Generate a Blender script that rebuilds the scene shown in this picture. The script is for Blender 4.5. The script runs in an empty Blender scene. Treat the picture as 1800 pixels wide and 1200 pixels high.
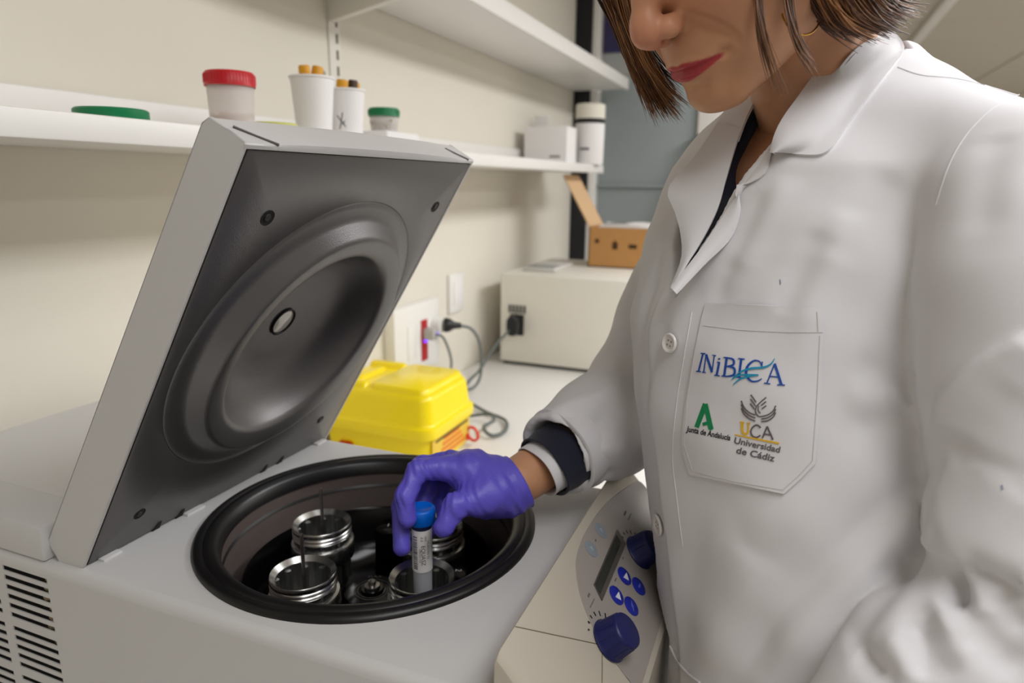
import bpy, bmesh, math, random
import numpy as np
from mathutils import Vector, Matrix
from mathutils.bvhtree import BVHTree

random.seed(7)
SC = bpy.context.scene
COL = SC.collection
# ------------------------------------------------------------------ frame of reference
# Lengths in metres.  "rel" coordinates have the lens at the origin, +Y along the bench, +X out from the wall, Z up.
OFF = Vector((0.98, 0.0, 1.42))          # rel -> world: the wall is x = 0, the floor z = 0
FPX = 1200.0
def cam_axes():
    yaw, pitch, roll = (math.radians(a) for a in (21.868, 13.162, 0.634))
    f = np.array([-math.sin(yaw)*math.cos(pitch), math.cos(yaw)*math.cos(pitch), -math.sin(pitch)])
    r = np.cross(f, [0, 0, 1]); r /= np.linalg.norm(r); u = np.cross(r, f)
    return math.cos(roll)*r + math.sin(roll)*u, -math.sin(roll)*r + math.cos(roll)*u, f
CR, CU, CF = cam_axes()
def ray(x, y): return ((x-900)/FPX)*CR - ((y-600)/FPX)*CU + CF
def at(x, y, d): return ray(x, y)*d                       # a measured point and its depth
def onz(x, y, z): q = ray(x, y); return q*z/q[2]
def ony(x, y, Y): q = ray(x, y); return q*Y/q[1]
def onx(x, y, X): q = ray(x, y); return q*X/q[0]

# ------------------------------------------------------------------ camera
cam = bpy.data.cameras.new('camera'); camo = bpy.data.objects.new('camera', cam); COL.objects.link(camo)
cam.sensor_width = 36; cam.lens = FPX*36/1800; cam.clip_start = 0.01
m = Matrix(((CR[0], CU[0], -CF[0], 0), (CR[1], CU[1], -CF[1], 0), (CR[2], CU[2], -CF[2], 0), (0, 0, 0, 1)))
camo.matrix_world = Matrix.Translation(OFF) @ m
cam.dof.use_dof = True; cam.dof.focus_distance = 0.58; cam.dof.aperture_fstop = 5.0; cam.dof.aperture_blades = 9
SC.camera = camo
# ------------------------------------------------------------------ light and exposure
vs = SC.view_settings; vs.view_transform = 'Standard'; vs.look = 'None'; vs.gamma = 1.0; vs.use_curve_mapping = False
vs.exposure = -0.06
W = bpy.data.worlds.new('world'); SC.world = W; W.use_nodes = True
W.node_tree.nodes['Background'].inputs[0].default_value = (0.9, 0.95, 1.0, 1)
W.node_tree.nodes['Background'].inputs[1].default_value = 0.05
def area(name, x, y, z, sx, sy, watts, col, rot=(0, 0, 0)):
    l = bpy.data.lights.new(name, 'AREA'); l.shape = 'RECTANGLE'; l.size = sx; l.size_y = sy; l.energy = watts; l.color = col
    o = bpy.data.objects.new(name, l); COL.objects.link(o); o.location = Vector((x, y, z))+OFF; o.rotation_euler = rot
    return o
LAMPS = [(1.0, -1.55, 0.18), (0.5, -0.15, 0.55), (1.0, 0.95, 0.78), (1.0, 2.25, 1.45), (2.9, 3.6, 1.3), (2.9, 5.6, 1.6), (2.9, 7.6, 1.6)]   # ceiling panels: x, y, strength; far-room ones added unseen to brighten the ceiling
CEIL = 1.06
for i, (lx, ly, k) in enumerate(LAMPS):
    area('ceiling_lamp', lx, ly, CEIL-0.045, 0.56, 1.14, 28*k, (0.985, 0.992, 1.0))

# ------------------------------------------------------------------ materials
def lin(c): return tuple(((v/255)/12.92 if v/255 <= 0.04045 else ((v/255+0.055)/1.055)**2.4) for v in c)
MATS = {}
def mat(name, rgb, rough=0.5, metal=0.0, bump=0.0, bscale=400.0, var=0.0, vscale=8.0, coat=0.0, trans=0.0, ior=1.45, sss=0.0,
        sssr=(0.01, 0.004, 0.002), emit=0.0, alpha=1.0, spec=0.5, sheen=0.0, aniso=None):
    if name in MATS: return MATS[name]
    M = bpy.data.materials.new(name); M.use_nodes = True; nt = M.node_tree; b = nt.nodes['Principled BSDF']
    c = lin(rgb)+(1,)
    b.inputs['Base Color'].default_value = c; b.inputs['Roughness'].default_value = rough; b.inputs['Metallic'].default_value = metal
    b.inputs['Coat Weight'].default_value = coat; b.inputs['Transmission Weight'].default_value = trans; b.inputs['IOR'].default_value = ior
    b.inputs['Specular IOR Level'].default_value = spec
    b.inputs['Sheen Weight'].default_value = sheen
    if sss: b.inputs['Subsurface Weight'].default_value = sss; b.inputs['Subsurface Radius'].default_value = (1, .4, .25); b.inputs['Subsurface Scale'].default_value = sssr[0]
    if emit: b.inputs['Emission Color'].default_value = c; b.inputs['Emission Strength'].default_value = emit
    if alpha < 1: b.inputs['Alpha'].default_value = alpha
    tc = nt.nodes.new('ShaderNodeTexCoord')
    if var:
        n = nt.nodes.new('ShaderNodeTexNoise'); n.inputs['Scale'].default_value = vscale; n.inputs['Detail'].default_value = 5
        nt.links.new(tc.outputs['Object'], n.inputs['Vector'])
        mx = nt.nodes.new('ShaderNodeMix'); mx.data_type = 'RGBA'
        mx.inputs['A'].default_value = tuple(v*(1-var) for v in c[:3])+(1,); mx.inputs['B'].default_value = tuple(min(1, v*(1+var)) for v in c[:3])+(1,)
        nt.links.new(n.outputs['Fac'], mx.inputs['Factor']); nt.links.new(mx.outputs['Result'], b.inputs['Base Color'])
    if bump:
        n = nt.nodes.new('ShaderNodeTexNoise'); n.inputs['Scale'].default_value = bscale; n.inputs['Detail'].default_value = 3
        nt.links.new(tc.outputs['Object'], n.inputs['Vector'])
        bp = nt.nodes.new('ShaderNodeBump'); bp.inputs['Strength'].default_value = bump; bp.inputs['Distance'].default_value = 0.001
        nt.links.new(n.outputs['Fac'], bp.inputs['Height']); nt.links.new(bp.outputs['Normal'], b.inputs['Normal'])
    MATS[name] = M
    return M

# ------------------------------------------------------------------ mesh building
class G:
    """collects geometry in rel coordinates"""
    def __init__(s): s.v = []; s.f = []
    def add(s, V, F):
        o = len(s.v); s.v += [tuple(map(float, p)) for p in V]; s.f += [tuple(i+o for i in q) for q in F]; return s
    def box(s, lo, hi, bev=0.0, seg=2, R=None, c=None):
        bm = bmesh.new(); bmesh.ops.create_cube(bm, size=1)
        lo = np.array(lo, float); hi = np.array(hi, float)
        for v in bm.verts: v.co = Vector([(lo[i]+hi[i])/2+v.co[i]*(hi[i]-lo[i]) for i in range(3)])
        if bev: bmesh.ops.bevel(bm, geom=bm.edges[:], offset=bev, segments=seg, profile=0.5, affect='EDGES')
        return s.bm(bm, R, c)
    def bm(s, bm, R=None, c=None):
        bm.verts.index_update()
        V = [v.co.copy() for v in bm.verts]
        if R is not None:
            c = Vector(c if c is not None else (0, 0, 0)); V = [R @ (p-c)+c for p in V]
        s.add(V, [[v.index for v in f.verts] for f in bm.faces]); bm.free(); return s
    def lathe(s, prof, c=(0, 0, 0), A=(0, 0, 1), n=48, cap0=False, cap1=False, U=None):
        A = np.array(A, float); A /= np.linalg.norm(A); c = np.array(c, float)
        u = np.cross(A, [0, 0, 1]) if U is None else np.array(U, float)
        if np.linalg.norm(u) < 1e-6: u = np.array([1., 0, 0])
        u /= np.linalg.norm(u); w = np.cross(A, u)
        V = []
        for r, h in prof:
            for k in range(n):
                a = 2*math.pi*k/n; V.append(c+A*h+r*(math.cos(a)*u+math.sin(a)*w))
        F = []
        for j in range(len(prof)-1):
            for k in range(n):
                k2 = (k+1) % n; F.append((j*n+k, j*n+k2, (j+1)*n+k2, (j+1)*n+k))
        if cap0: F.append(tuple(range(n))[::-1])
        if cap1: F.append(tuple((len(prof)-1)*n+k for k in range(n)))
        return s.add(V, F)
    def tube(s, P, r, n=10, sub=6, caps=True):
        P = [np.array(p, float) for p in P]; rr = list(r) if hasattr(r, '__len__') else [r]*len(P)
        if sub > 1 and len(P) > 2:
            Q = []; RR = []
            for i in range(len(P)-1):
                p0, p1, p2, p3 = P[max(i-1, 0)], P[i], P[i+1], P[min(i+2, len(P)-1)]
                for k in range(sub):
                    t = k/sub
                    Q.append(0.5*((2*p1)+(p2-p0)*t+(2*p0-5*p1+4*p2-p3)*t*t+(3*p1-p0-3*p2+p3)*t**3)); RR.append(rr[i]*(1-t)+rr[i+1]*t)
            Q.append(P[-1]); RR.append(rr[-1]); P, rr = Q, RR
        T = [P[min(i+1, len(P)-1)]-P[max(i-1, 0)] for i in range(len(P))]
        T = [t/(np.linalg.norm(t)+1e-12) for t in T]
        u = np.cross(T[0], [0.31, 0.2, 0.93]); u /= np.linalg.norm(u)
        V = []
        for i, p in enumerate(P):
            u = u-T[i]*(u@T[i]); u /= np.linalg.norm(u); w = np.cross(T[i], u)
            for k in range(n):
                a = 2*math.pi*k/n; V.append(p+rr[i]*(math.cos(a)*u+math.sin(a)*w))
        F = [(i*n+k, i*n+(k+1) % n, (i+1)*n+(k+1) % n, (i+1)*n+k) for i in range(len(P)-1) for k in range(n)]
        if caps: F += [tuple(range(n))[::-1], tuple((len(P)-1)*n+k for k in range(n))]
        return s.add(V, F)
    def prism(s, pts, vec, bev=0.0, seg=2):
        """outline pts (3D, planar) extruded along vec"""
        bm = bmesh.new(); vs_ = [bm.verts.new(Vector(map(float, p))) for p in pts]; f = bm.faces.new(vs_)
        e = bmesh.ops.extrude_face_region(bm, geom=[f]); 
        for v in e['geom']:
            if isinstance(v, bmesh.types.BMVert): v.co += Vector(map(float, vec))
        bmesh.ops.recalc_face_normals(bm, faces=bm.faces[:])
        if bev: bmesh.ops.bevel(bm, geom=bm.edges[:], offset=bev, segments=seg, profile=0.5, affect='EDGES')
        return s.bm(bm)
    def grid(s, P):
        P = np.array(P, float); a, b = P.shape[:2]
        return s.add(P.reshape(-1, 3), [(i*b+j, i*b+j+1, (i+1)*b+j+1, (i+1)*b+j) for i in range(a-1) for j in range(b-1)])

ROOTLOC = {}
def obj(name, g, m, parent=None, ang=40, label=None, stuff=False, loc=None, recalc=True):
    me = bpy.data.meshes.new(name)
    V = np.array(g.v, float)
    if parent is not None: L = ROOTLOC[parent.name]
    else:
        L = np.array(loc, float) if loc is not None else np.array([(V[:, 0].min()+V[:, 0].max())/2, (V[:, 1].min()+V[:, 1].max())/2, V[:, 2].min()])
    me.from_pydata((V-L).tolist(), [], g.f)
    if recalc:
        bm = bmesh.new(); bm.from_mesh(me); bmesh.ops.recalc_face_normals(bm, faces=bm.faces[:]); bm.to_mesh(me); bm.free()
    me.polygons.foreach_set('use_smooth', [True]*len(me.polygons))
    if ang < 180: me.set_sharp_from_angle(angle=math.radians(ang))
    for mm in (m if isinstance(m, (list, tuple)) else [m]): me.materials.append(mm)
    o = bpy.data.objects.new(name, me); COL.objects.link(o)
    ROOTLOC[o.name] = L
    if parent is not None: o.parent = parent
    else: o.location = Vector(L)+OFF
    if label: o['label'] = label
    if stuff: o['kind'] = 'stuff'
    return o
def thing(name, label, cat, loc, group=None):
    o = bpy.data.objects.new(name, None); COL.objects.link(o); o.empty_display_size = 0.05
    o.location = Vector(map(float, loc))+OFF; o['label'] = label; o['category'] = cat
    ROOTLOC[o.name] = np.array(loc, float)
    if group: o['group'] = group
    return o
def tag(o, label, cat, group=None):
    o['label'] = label; o['category'] = cat
    if group: o['group'] = group
    return o
def struct(o): o['kind'] = 'structure'; return o
def text_geo(txt, size, bold=0.0, align='CENTER', ext=0.0):
    """flat lettering outlines as (verts, faces) in the xy plane"""
    c = bpy.data.curves.new('lettering', 'FONT'); c.body = txt; c.size = size; c.align_x = align; c.align_y = 'CENTER'; c.offset = bold; c.extrude = ext
    c.resolution_u = 4
    o = bpy.data.objects.new('lettering', c); COL.objects.link(o)
    dg = bpy.context.evaluated_depsgraph_get(); me = bpy.data.meshes.new_from_object(o.evaluated_get(dg))
    V = np.array([v.co[:] for v in me.vertices]) if len(me.vertices) else np.zeros((0, 3)); F = [tuple(p.vertices) for p in me.polygons]
    bpy.data.objects.remove(o); bpy.data.curves.remove(c); bpy.data.meshes.remove(me)
    return V, F

# palette
WALL = mat('wall_paint', (227, 221, 208), 0.85, bump=0.15, bscale=250, var=0.03, vscale=3)
WHITE = mat('white_laminate', (235, 232, 228), 0.42, var=0.015)
CEILM = mat('ceiling_tile', (206, 198, 186), 0.9, bump=0.2, bscale=120, var=0.03)
FLOORM = mat('floor_vinyl', (168, 164, 158), 0.5, var=0.08)
PAINT = mat('grey_enamel', (200, 198, 197), 0.38, bump=0.06, bscale=900, var=0.01)
PAINTB = mat('beige_enamel', (184, 176, 162), 0.42, bump=0.06, bscale=900, var=0.01)
BLACK = mat('black_rubber', (16, 15, 16), 0.36, bump=0.05)
GLOSSK = mat('black_gloss', (8, 7, 8), 0.16, spec=0.4)
BOWLM = mat('bowl_steel', (112, 100, 96), 0.45, metal=0.4, bump=0.06, bscale=700)
ALU = mat('aluminium', (205, 205, 203), 0.24, metal=1.0, bump=0.03, bscale=600)
ALUD = mat('aluminium_dull', (168, 168, 166), 0.36, metal=1.0, bump=0.03, bscale=600)
STEEL = mat('steel_rod', (170, 166, 162), 0.28, metal=1.0)
LIDM = mat('lid_grey', (108, 106, 106), 0.35, metal=0.65, bump=0.22, bscale=1100, var=0.03, vscale=60)
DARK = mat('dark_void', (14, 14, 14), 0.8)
BLUE = mat('blue_knob', (18, 24, 84), 0.38)
BTN = mat('blue_button', (28, 40, 150), 0.35)
YEL = mat('yellow_plastic', (255, 228, 0), 0.3, sss=0.0, coat=0.15)
RED = mat('red_plastic', (196, 24, 36), 0.35)
CARD = mat('cardboard', (190, 140, 84), 0.8, bump=0.1, bscale=80, var=0.06, vscale=30)
CARDL = mat('cardboard_light', (205, 170, 130), 0.8, var=0.04, vscale=30)
PAPER = mat('paper_white', (236, 233, 232), 0.7)
INK = mat('ink_black', (24, 24, 26), 0.6)
GREYINK = mat('ink_grey', (96, 94, 94), 0.6)
GREEN = mat('green_plastic', (8, 120, 72), 0.4)
CLEAR = mat('clear_plastic', (250, 246, 243), 0.3, trans=0.65, ior=1.1, alpha=1.0)
BLKPL = mat('black_plastic', (26, 27, 30), 0.4)
CABLE = mat('grey_cable', (96, 104, 104), 0.5)
CREAM = mat('cream_enamel', (230, 226, 216), 0.45, var=0.01)
PANELG = mat('grey_blue_panel', (150, 158, 160), 0.6, var=0.03)
# ================================================================== the room
WX, BZ, FZ = -0.98, -0.62, -1.42
struct(obj('floor', G().box((WX, -2.6, FZ-0.05), (4.2, 10.0, FZ)), FLOORM))
struct(obj('wall_left', G().box((WX-0.12, -2.6, FZ), (WX, 10.0, CEIL+0.2)), WALL))
struct(obj('wall_far', G().box((WX, 10.0, FZ), (4.2, 10.12, CEIL+0.2)), WALL))
struct(obj('wall_near', G().box((WX, -2.72, FZ), (4.2, -2.6, CEIL+0.2)), WALL))
struct(obj('wall_right', G().box((4.2, -2.72, FZ), (4.32, 10.12, CEIL+0.2)), WALL))
ceil = struct(obj('ceiling', G().box((WX, -2.6, CEIL+0.02), (4.2, 10.0, CEIL+0.1)), CEILM))
# suspended ceiling: tiles 0.72 m deep with open joints, and the pale trunking that runs along it
tile_me = None
for iy in range(17):
    for ix in range(4):
        x0, y0 = WX+0.02+ix*1.29, -2.5+iy*0.735
        if y0+0.72 > 9.98: continue
        if tile_me is None:
            t = obj('ceiling_tile', G().box((x0, y0, CEIL), (x0+1.275, y0+0.72, CEIL+0.02), 0.003, 1), CEILM, ceil); tile_me = t; t0 = (x0, y0)
        else:
            t = tile_me.copy(); COL.objects.link(t); t.location = tile_me.location+Vector((x0-t0[0], y0-t0[1], 0))
trk = struct(obj('trim_1', G().box((0.69, -1.0, CEIL-0.035), (0.755, 9.9, CEIL), 0.006), WHITE))
LAMPLBL = ['white ceiling light panel farthest behind the camera', 'white ceiling light panel just behind the camera', 'white ceiling light panel above the centrifuge and woman', 'white ceiling light panel above the cream instrument', 'added fill light panel out of view in the far room, first past the bench', 'added fill light panel out of view in the far room, middle one', 'added fill light panel out of view, nearest the far wall']
for i, (lx, ly, k) in enumerate(LAMPS):
    t = thing('ceiling_light', LAMPLBL[i], 'ceiling light', (lx, ly, CEIL), group='ceiling light panels above the room')
    g = G()
    for s in (-1, 1):
        g.box((lx+s*0.295-0.015, ly-0.6, CEIL-0.05), (lx+s*0.295+0.015, ly+0.6, CEIL)); g.box((lx-0.28, ly+s*0.585-0.015, CEIL-0.05), (lx+0.28, ly+s*0.585+0.015, CEIL))
    obj('light_frame', g, WHITE, t)
    obj('diffuser', G().box((lx-0.28, ly-0.57, CEIL-0.02), (lx+0.28, ly+0.57, CEIL-0.01)), WHITE, t)
# worktop along the wall
bench = thing('workbench', 'long white laminate workbench running along the cream wall', 'workbench', (-0.55, 1.3, FZ))
obj('worktop', G().box((WX+0.002, -0.6, BZ-0.035), (-0.12, 3.13, BZ), 0.004), WHITE, bench)
for y in (-0.5, 0.7, 1.9, 3.05):
    obj('leg', G().box((-0.22, y-0.025, FZ), (-0.17, y+0.025, BZ-0.035), 0.003), CREAM, bench)
    obj('leg', G().box((-0.92, y-0.025, FZ), (-0.87, y+0.025, BZ-0.035), 0.003), CREAM, bench)
obj('apron', G().box((-0.24, -0.5, BZ-0.12), (-0.22, 3.05, BZ-0.035)), CREAM, bench)
# far end of the bench: black post, white frame, grey board
pt = struct(obj('trim_2', G().box((-0.99+0.012, 3.16, FZ), (-0.905, 3.22, CEIL), 0.003), mat('black_frame', (20, 21, 26), 0.45)))
struct(obj('trim_3', G().box((-0.902, 3.17, FZ), (-0.868, 3.23, CEIL), 0.003), WHITE))
bd = thing('partition_panel', 'grey blue partition board behind the cardboard box at the bench end', 'partition', (-0.55, 3.25, FZ))
obj('board', G().box((-0.866, 3.22, FZ), (-0.42, 3.25, 0.47), 0.004), PANELG, bd)
obj('board', G().box((-0.866, 3.22, 0.475), (-0.42, 3.25, CEIL), 0.004), mat('pale_grey_board', (176, 178, 178), 0.6), bd)
obj('rail', G().box((-0.866, 3.205, -0.02), (-0.42, 3.22, -0.005), 0.002), PANELG, bd)
struct(obj('trim_4', G().box((-0.42, 3.2, FZ), (-0.16, 3.27, CEIL), 0.004), WHITE))
pp = thing('wall_poster', 'dark violet poster on the far board above the upper shelf end', 'poster', (-0.81, 3.2, 0.56))
obj('sheet', G().box((-0.862, 3.208, 0.57), (-0.70, 3.219, 0.83), 0.001), mat('violet_print', (52, 48, 92), 0.6), pp)
# dark grey sloping thing leaning against the far board
lean = thing('folded_screen', 'dark grey folded panel leaning diagonally against the grey partition board', 'panel', (-0.47, 3.1, -0.4))
obj('panel_body', G().prism([(-0.54, 3.12, -0.22), (-0.46, 3.12, -0.22), (-0.405, 3.16, 0.21), (-0.425, 3.16, 0.21)], (0, 0.03, 0.0), 0.003), mat('slate_grey', (104, 110, 114), 0.6), lean)
obj('stand', G().box((-0.53, 3.09, BZ), (-0.47, 3.15, -0.2), 0.004), mat('slate_grey', (104, 110, 114), 0.6), lean)

# ------------------------------------------------------------------ shelves
SX = -0.73
us = thing('upper_shelf', 'upper white wall shelf, higher of the two, on steel brackets', 'shelf', (-0.85, 1.6, 0.40))
obj('board', G().box((WX+0.002, 0.9, 0.402), (SX, 3.13, 0.43), 0.003), WHITE, us)
obj('front_edge', G().box((SX-0.002, 0.9, 0.398), (SX+0.012, 3.13, 0.445), 0.003), WHITE, us)
for y in (1.35,):
    obj('bracket', G().prism([(WX+0.004, y-0.012, 0.335), (WX+0.004, y-0.012, 0.402), (SX-0.004, y-0.012, 0.402), (SX-0.004, y-0.012, 0.383)], (0, 0.02, 0), 0.002), WHITE if y > 2 else CREAM, us)
ls = thing('lower_shelf', 'lower white wall shelf holding the jars and paper cups', 'shelf', (-0.85, 1.4, 0.037))
obj('board', G().box((WX+0.002, -0.4, 0.04), (SX, 2.76, 0.067), 0.003), WHITE, ls)
obj('front_edge', G().box((SX-0.002, -0.4, 0.037), (SX+0.01, 2.76, 0.0672), 0.003), WHITE, ls)
obj('back_lip', G().box((WX+0.003, -0.4, 0.067), (WX+0.018, 2.76, 0.118), 0.003), WHITE, ls)
for y in (0.2, 1.35):
    obj('bracket', G().prism([(WX+0.004, y-0.012, -0.005), (WX+0.004, y-0.012, 0.04), (SX-0.03, y-0.012, 0.04)], (0, 0.02, 0), 0.002), WHITE, ls)
up = thing('shelf_upright', 'slotted white steel upright on the wall behind the paper cups', 'shelf upright', (WX+0.01, 1.36, -0.1))
obj('rail', G().box((WX+0.0, 1.338, 0.069), (WX+0.004, 1.378, CEIL-0.02), 0.001), CREAM, up)
sg = None
for k in range(26):
    z = 0.125+k*0.034
    if z > CEIL-0.1: break
    if sg is None: sg = obj('slot', G().box((WX+0.0035, 1.362, z), (WX+0.0052, 1.369, z+0.02), 0), mat('slot_shadow', (120, 112, 98), 0.8), up); z0 = z
    else:
        c = sg.copy(); COL.objects.link(c); c.location.z += z-z0

# ------------------------------------------------------------------ things on the lower shelf
TZ = 0.0675
def jar(name, label, cat, x, y, r, h, lidc, lidh, fill_h, group=None, base=TZ, fillcol=(226, 178, 134)):
    t = thing(name, label, cat, (x, y, base), group)
    g = G().lathe([(0.0, 0.001), (r*0.9, 0.001), (r*0.93, 0.004), (r*0.97, h*0.5), (r, h-0.006), (r, h), (r-0.0015, h), (r*0.95, h*0.5), (r*0.90, 0.005), (0, 0.005)], (x, y, base), n=40)
    obj('cup_wall', g, CLEAR, t)
    lr = r*1.08
    prof = [(0, h+lidh-0.004), (lr*0.86, h+lidh-0.004), (lr*0.93, h+lidh), (lr, h+lidh-0.003), (lr*1.01, h-0.004), (lr*0.97, h-0.004), (lr*0.97, h-0.002), (0, h-0.002)]
    lid = obj('lid', G().lathe(prof, (x, y, base), n=48), lidc, t)
    g = G()
    for k in range(48):
        a = 2*math.pi*k/48; c = np.array([x+lr*math.cos(a), y+lr*math.sin(a)])
        g.box((c[0]-0.0007, c[1]-0.0007, base+h), (c[0]+0.0007, c[1]+0.0007, base+h+lidh-0.004))
    obj('ribs', g, lidc, lid)
    rnd = random.Random(int(x*1000+y*77))
    g = G()
    for k in range(46):
        a = rnd.random()*6.28; q = r*0.78*math.sqrt(rnd.random()); zz = base+0.008+rnd.random()*fill_h
        p = np.array([x+q*math.cos(a), y+q*math.sin(a), zz]); b = rnd.random()*6.28; e = np.array([math.cos(b), math.sin(b), rnd.uniform(-.5, .5)])*r*0.28
        g.tube([p-e, p, p+e], r*0.075, 6, 1)
    obj('tissue_cassettes', g, mat('fill_%d_%d' % (int(fillcol[0]), int(fillcol[1])), fillcol, 0.6, var=0.2, vscale=90), t, stuff=True)
    return t
jar('specimen_jar', 'clear specimen jar with red screw lid standing on the lower shelf', 'jar', -0.775, 0.82, 0.0325, 0.066, RED, 0.016, 0.016)
# two paper cups with yellow-capped pieces
def cup(label, x, y, r0, r1, h, mark):
    t = thing('paper_cup', label, 'cup', (x, y, TZ), 'paper cups on the lower shelf')
    g = G().lathe([(0, 0.003), (r0*0.96, 0.003), (r0, 0.0), (r0*1.0, 0.004), (r1, h), (r1+0.002, h+0.001), (r1+0.0025, h+0.003), (r1+0.0015, h+0.0045), (r1-0.001, h+0.003), (r1-0.0015, h), (r0-0.002, 0.007), (0, 0.006)], (x, y, TZ), n=44)
    obj('cup_body', g, PAPER, t)
    if mark:   # a hand-drawn cross, on the side that faces the room
        d = np.array([-x, -y]); d /= np.linalg.norm(d); sd = np.array([-d[1], d[0]])
        d = d*0.93+sd*-0.36; d /= np.linalg.norm(d); sd = np.array([-d[1], d[0]])
        g = G()
        for (a0, h0), (a1, h1) in (((-0.007, 0.045), (0.008, 0.026)), ((-0.003, 0.022), (0.004, 0.05)), ((0.002, 0.03), (0.007, 0.036))):
            P = []
            for k in range(6):
                a = a0+(a1-a0)*k/5; hh = h0+(h1-h0)*k/5; R = r0+(r1-r0)*hh/h+0.0004
                q = np.array([x, y])+R*(d*math.cos(a/R)+sd*math.sin(a/R)); P.append((q[0], q[1], TZ+hh))
            g.tube(P, 0.0007, 5, 1)
        obj('pen_mark', g, INK, t)
    return t
C1 = (-0.772, 1.005); C2 = (-0.775, 1.105)
cup('front white paper cup with yellow caps sticking out', C1[0], C1[1], 0.0285, 0.036, 0.096, False)
cup('white paper cup with a black pen mark, behind the other cup', C2[0], C2[1], 0.0265, 0.0335, 0.088, True)
OCH = mat('ochre_plastic', (222, 158, 26), 0.45)
def cap_tube(label, x, y, z, lean, col, r=0.009, cat='tube', dark=False):
    A = np.array([lean[0], lean[1], 1.0]); A /= np.linalg.norm(A)
    t = thing('capped_vial', label, cat, (x, y, z))
    obj('vial', G().lathe([(0, -0.055), (r*0.7, -0.055), (r*0.75, -0.004), (0, -0.004)], (x, y, z), A, 16), CLEAR, t)
    obj('cap', G().lathe([(0, -0.004), (r, -0.004), (r, 0.012), (r*0.85, 0.0145), (r*0.5, 0.0145), (r*0.45, 0.011), (0, 0.011)], (x, y, z), A, 20), col, t)
cap_tube('leftmost yellow capped vial in the front paper cup', C1[0]+0.0, C1[1]-0.018, TZ+0.102, (0.1, -0.2), OCH, 0.0095)
cap_tube('second yellow capped vial from the left in the front paper cup', C1[0]+0.008, C1[1]+0.003, TZ+0.103, (0.15, 0.12), OCH, 0.0095)
cap_tube('grey capped vial at the right of the front paper cup', C1[0]-0.004, C1[1]+0.025, TZ+0.1, (0.0, 0.2), mat('grey_cap', (150, 146, 132), 0.5), 0.0105)
cap_tube('yellow capped vial leaning left in the pen-marked paper cup', C2[0]+0.004, C2[1]-0.017, TZ+0.093, (0.2, -0.1), OCH, 0.0105)
cap_tube('dark brown capped vial between the yellow ones in the pen-marked cup', C2[0]+0.014, C2[1]+0.0015, TZ+0.094, (0.1, 0), mat('brown_cap', (64, 44, 28), 0.5), 0.0085)
cap_tube('yellow capped vial leaning right in the pen-marked paper cup', C2[0]+0.004, C2[1]+0.018, TZ+0.093, (0.1, 0.15), OCH, 0.0105)
# small green-lidded jar on a white carton
t = thing('white_carton', 'low white carton under the green lidded jar on the shelf', 'box', (-0.775, 1.235, TZ))
obj('carton_body', G().box((-0.82, 1.175, TZ), (-0.735, 1.30, TZ+0.026), 0.002), PAPER, t)
obj('flap', G().box((-0.735, 1.178, TZ+0.002), (-0.7342, 1.297, TZ+0.024)), PAPER, t)
jar('specimen_jar', 'small clear jar with green lid standing on a white carton', 'jar', -0.778, 1.235, 0.0285, 0.034, GREEN, 0.012, 0.013, base=TZ+0.0265, fillcol=(176, 150, 116))
# green lid lying on the shelf, shallow dish with a yellow-green lid
t = tag(obj('jar_lid', G().lathe([(0, 0.0), (0.040, 0.0), (0.0412, 0.002), (0.0412, 0.0105), (0.039, 0.0125), (0, 0.0125)], (-0.775, 0.622, TZ), n=48), GREEN), 'loose dark green screw lid lying alone on the shelf', 'lid')
t = thing('petri_dish', 'flat shallow dish with yellow green rim between red jar and cups', 'dish', (-0.78, 0.90, TZ))
obj('dish_base', G().lathe([(0, 0), (0.036, 0), (0.037, 0.012), (0.035, 0.012), (0.034, 0.003), (0, 0.003)], (-0.775, 0.905, TZ), n=40), CLEAR, t)
obj('dish_lid', G().lathe([(0, 0.0185), (0.036, 0.0185), (0.038, 0.017), (0.038, 0.011), (0.0375, 0.011), (0.037, 0.0165), (0, 0.0165)], (-0.775, 0.905, TZ), n=40), mat('lime_tint', (206, 206, 120), 0.4), t)
# far end of the shelf: white carton, bottle with dark band, upright white card
t = thing('white_box', 'white cardboard carton at the far end of the lower shelf', 'box', (-0.83, 2.5, TZ))
obj('carton_body', G().box((-0.94, 2.44, TZ), (-0.775, 2.56, 0.197), 0.003), PAPER, t)
obj('print_strip', G().box((-0.84, 2.4385, 0.088), (-0.80, 2.4402, 0.094)), GREYINK, t)
t = thing('storage_tub', 'white lidded tub with a dark band on the far shelf end', 'tub', (-0.748, 2.64, TZ))
obj('tub_body', G().lathe([(0, 0), (0.052, 0), (0.054, 0.003), (0.056, 0.150), (0.05, 0.152), (0, 0.152)], (-0.748, 2.64, TZ), n=40), PAPER, t)
obj('tub_lid', G().lathe([(0, 0.222), (0.05, 0.222), (0.056, 0.218), (0.056, 0.168), (0, 0.168)], (-0.748, 2.64, TZ), n=40), mat('offwhite_lid', (226, 220, 206), 0.5), t)
obj('dark_band', G().lathe([(0, 0.150), (0.0545, 0.150), (0.0545, 0.17), (0, 0.17)], (-0.748, 2.64, TZ), n=40), INK, t)
obj('printed_label', G().box((-0.768, 2.583, 0.12), (-0.733, 2.5845, 0.128)), GREYINK, t)
t = tag(obj('white_tray', G().box((-0.96, 2.60, TZ), (-0.90, 2.606, 0.25), 0.002), PAPER), 'white upright card behind the carton against the wall', 'card')

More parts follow.
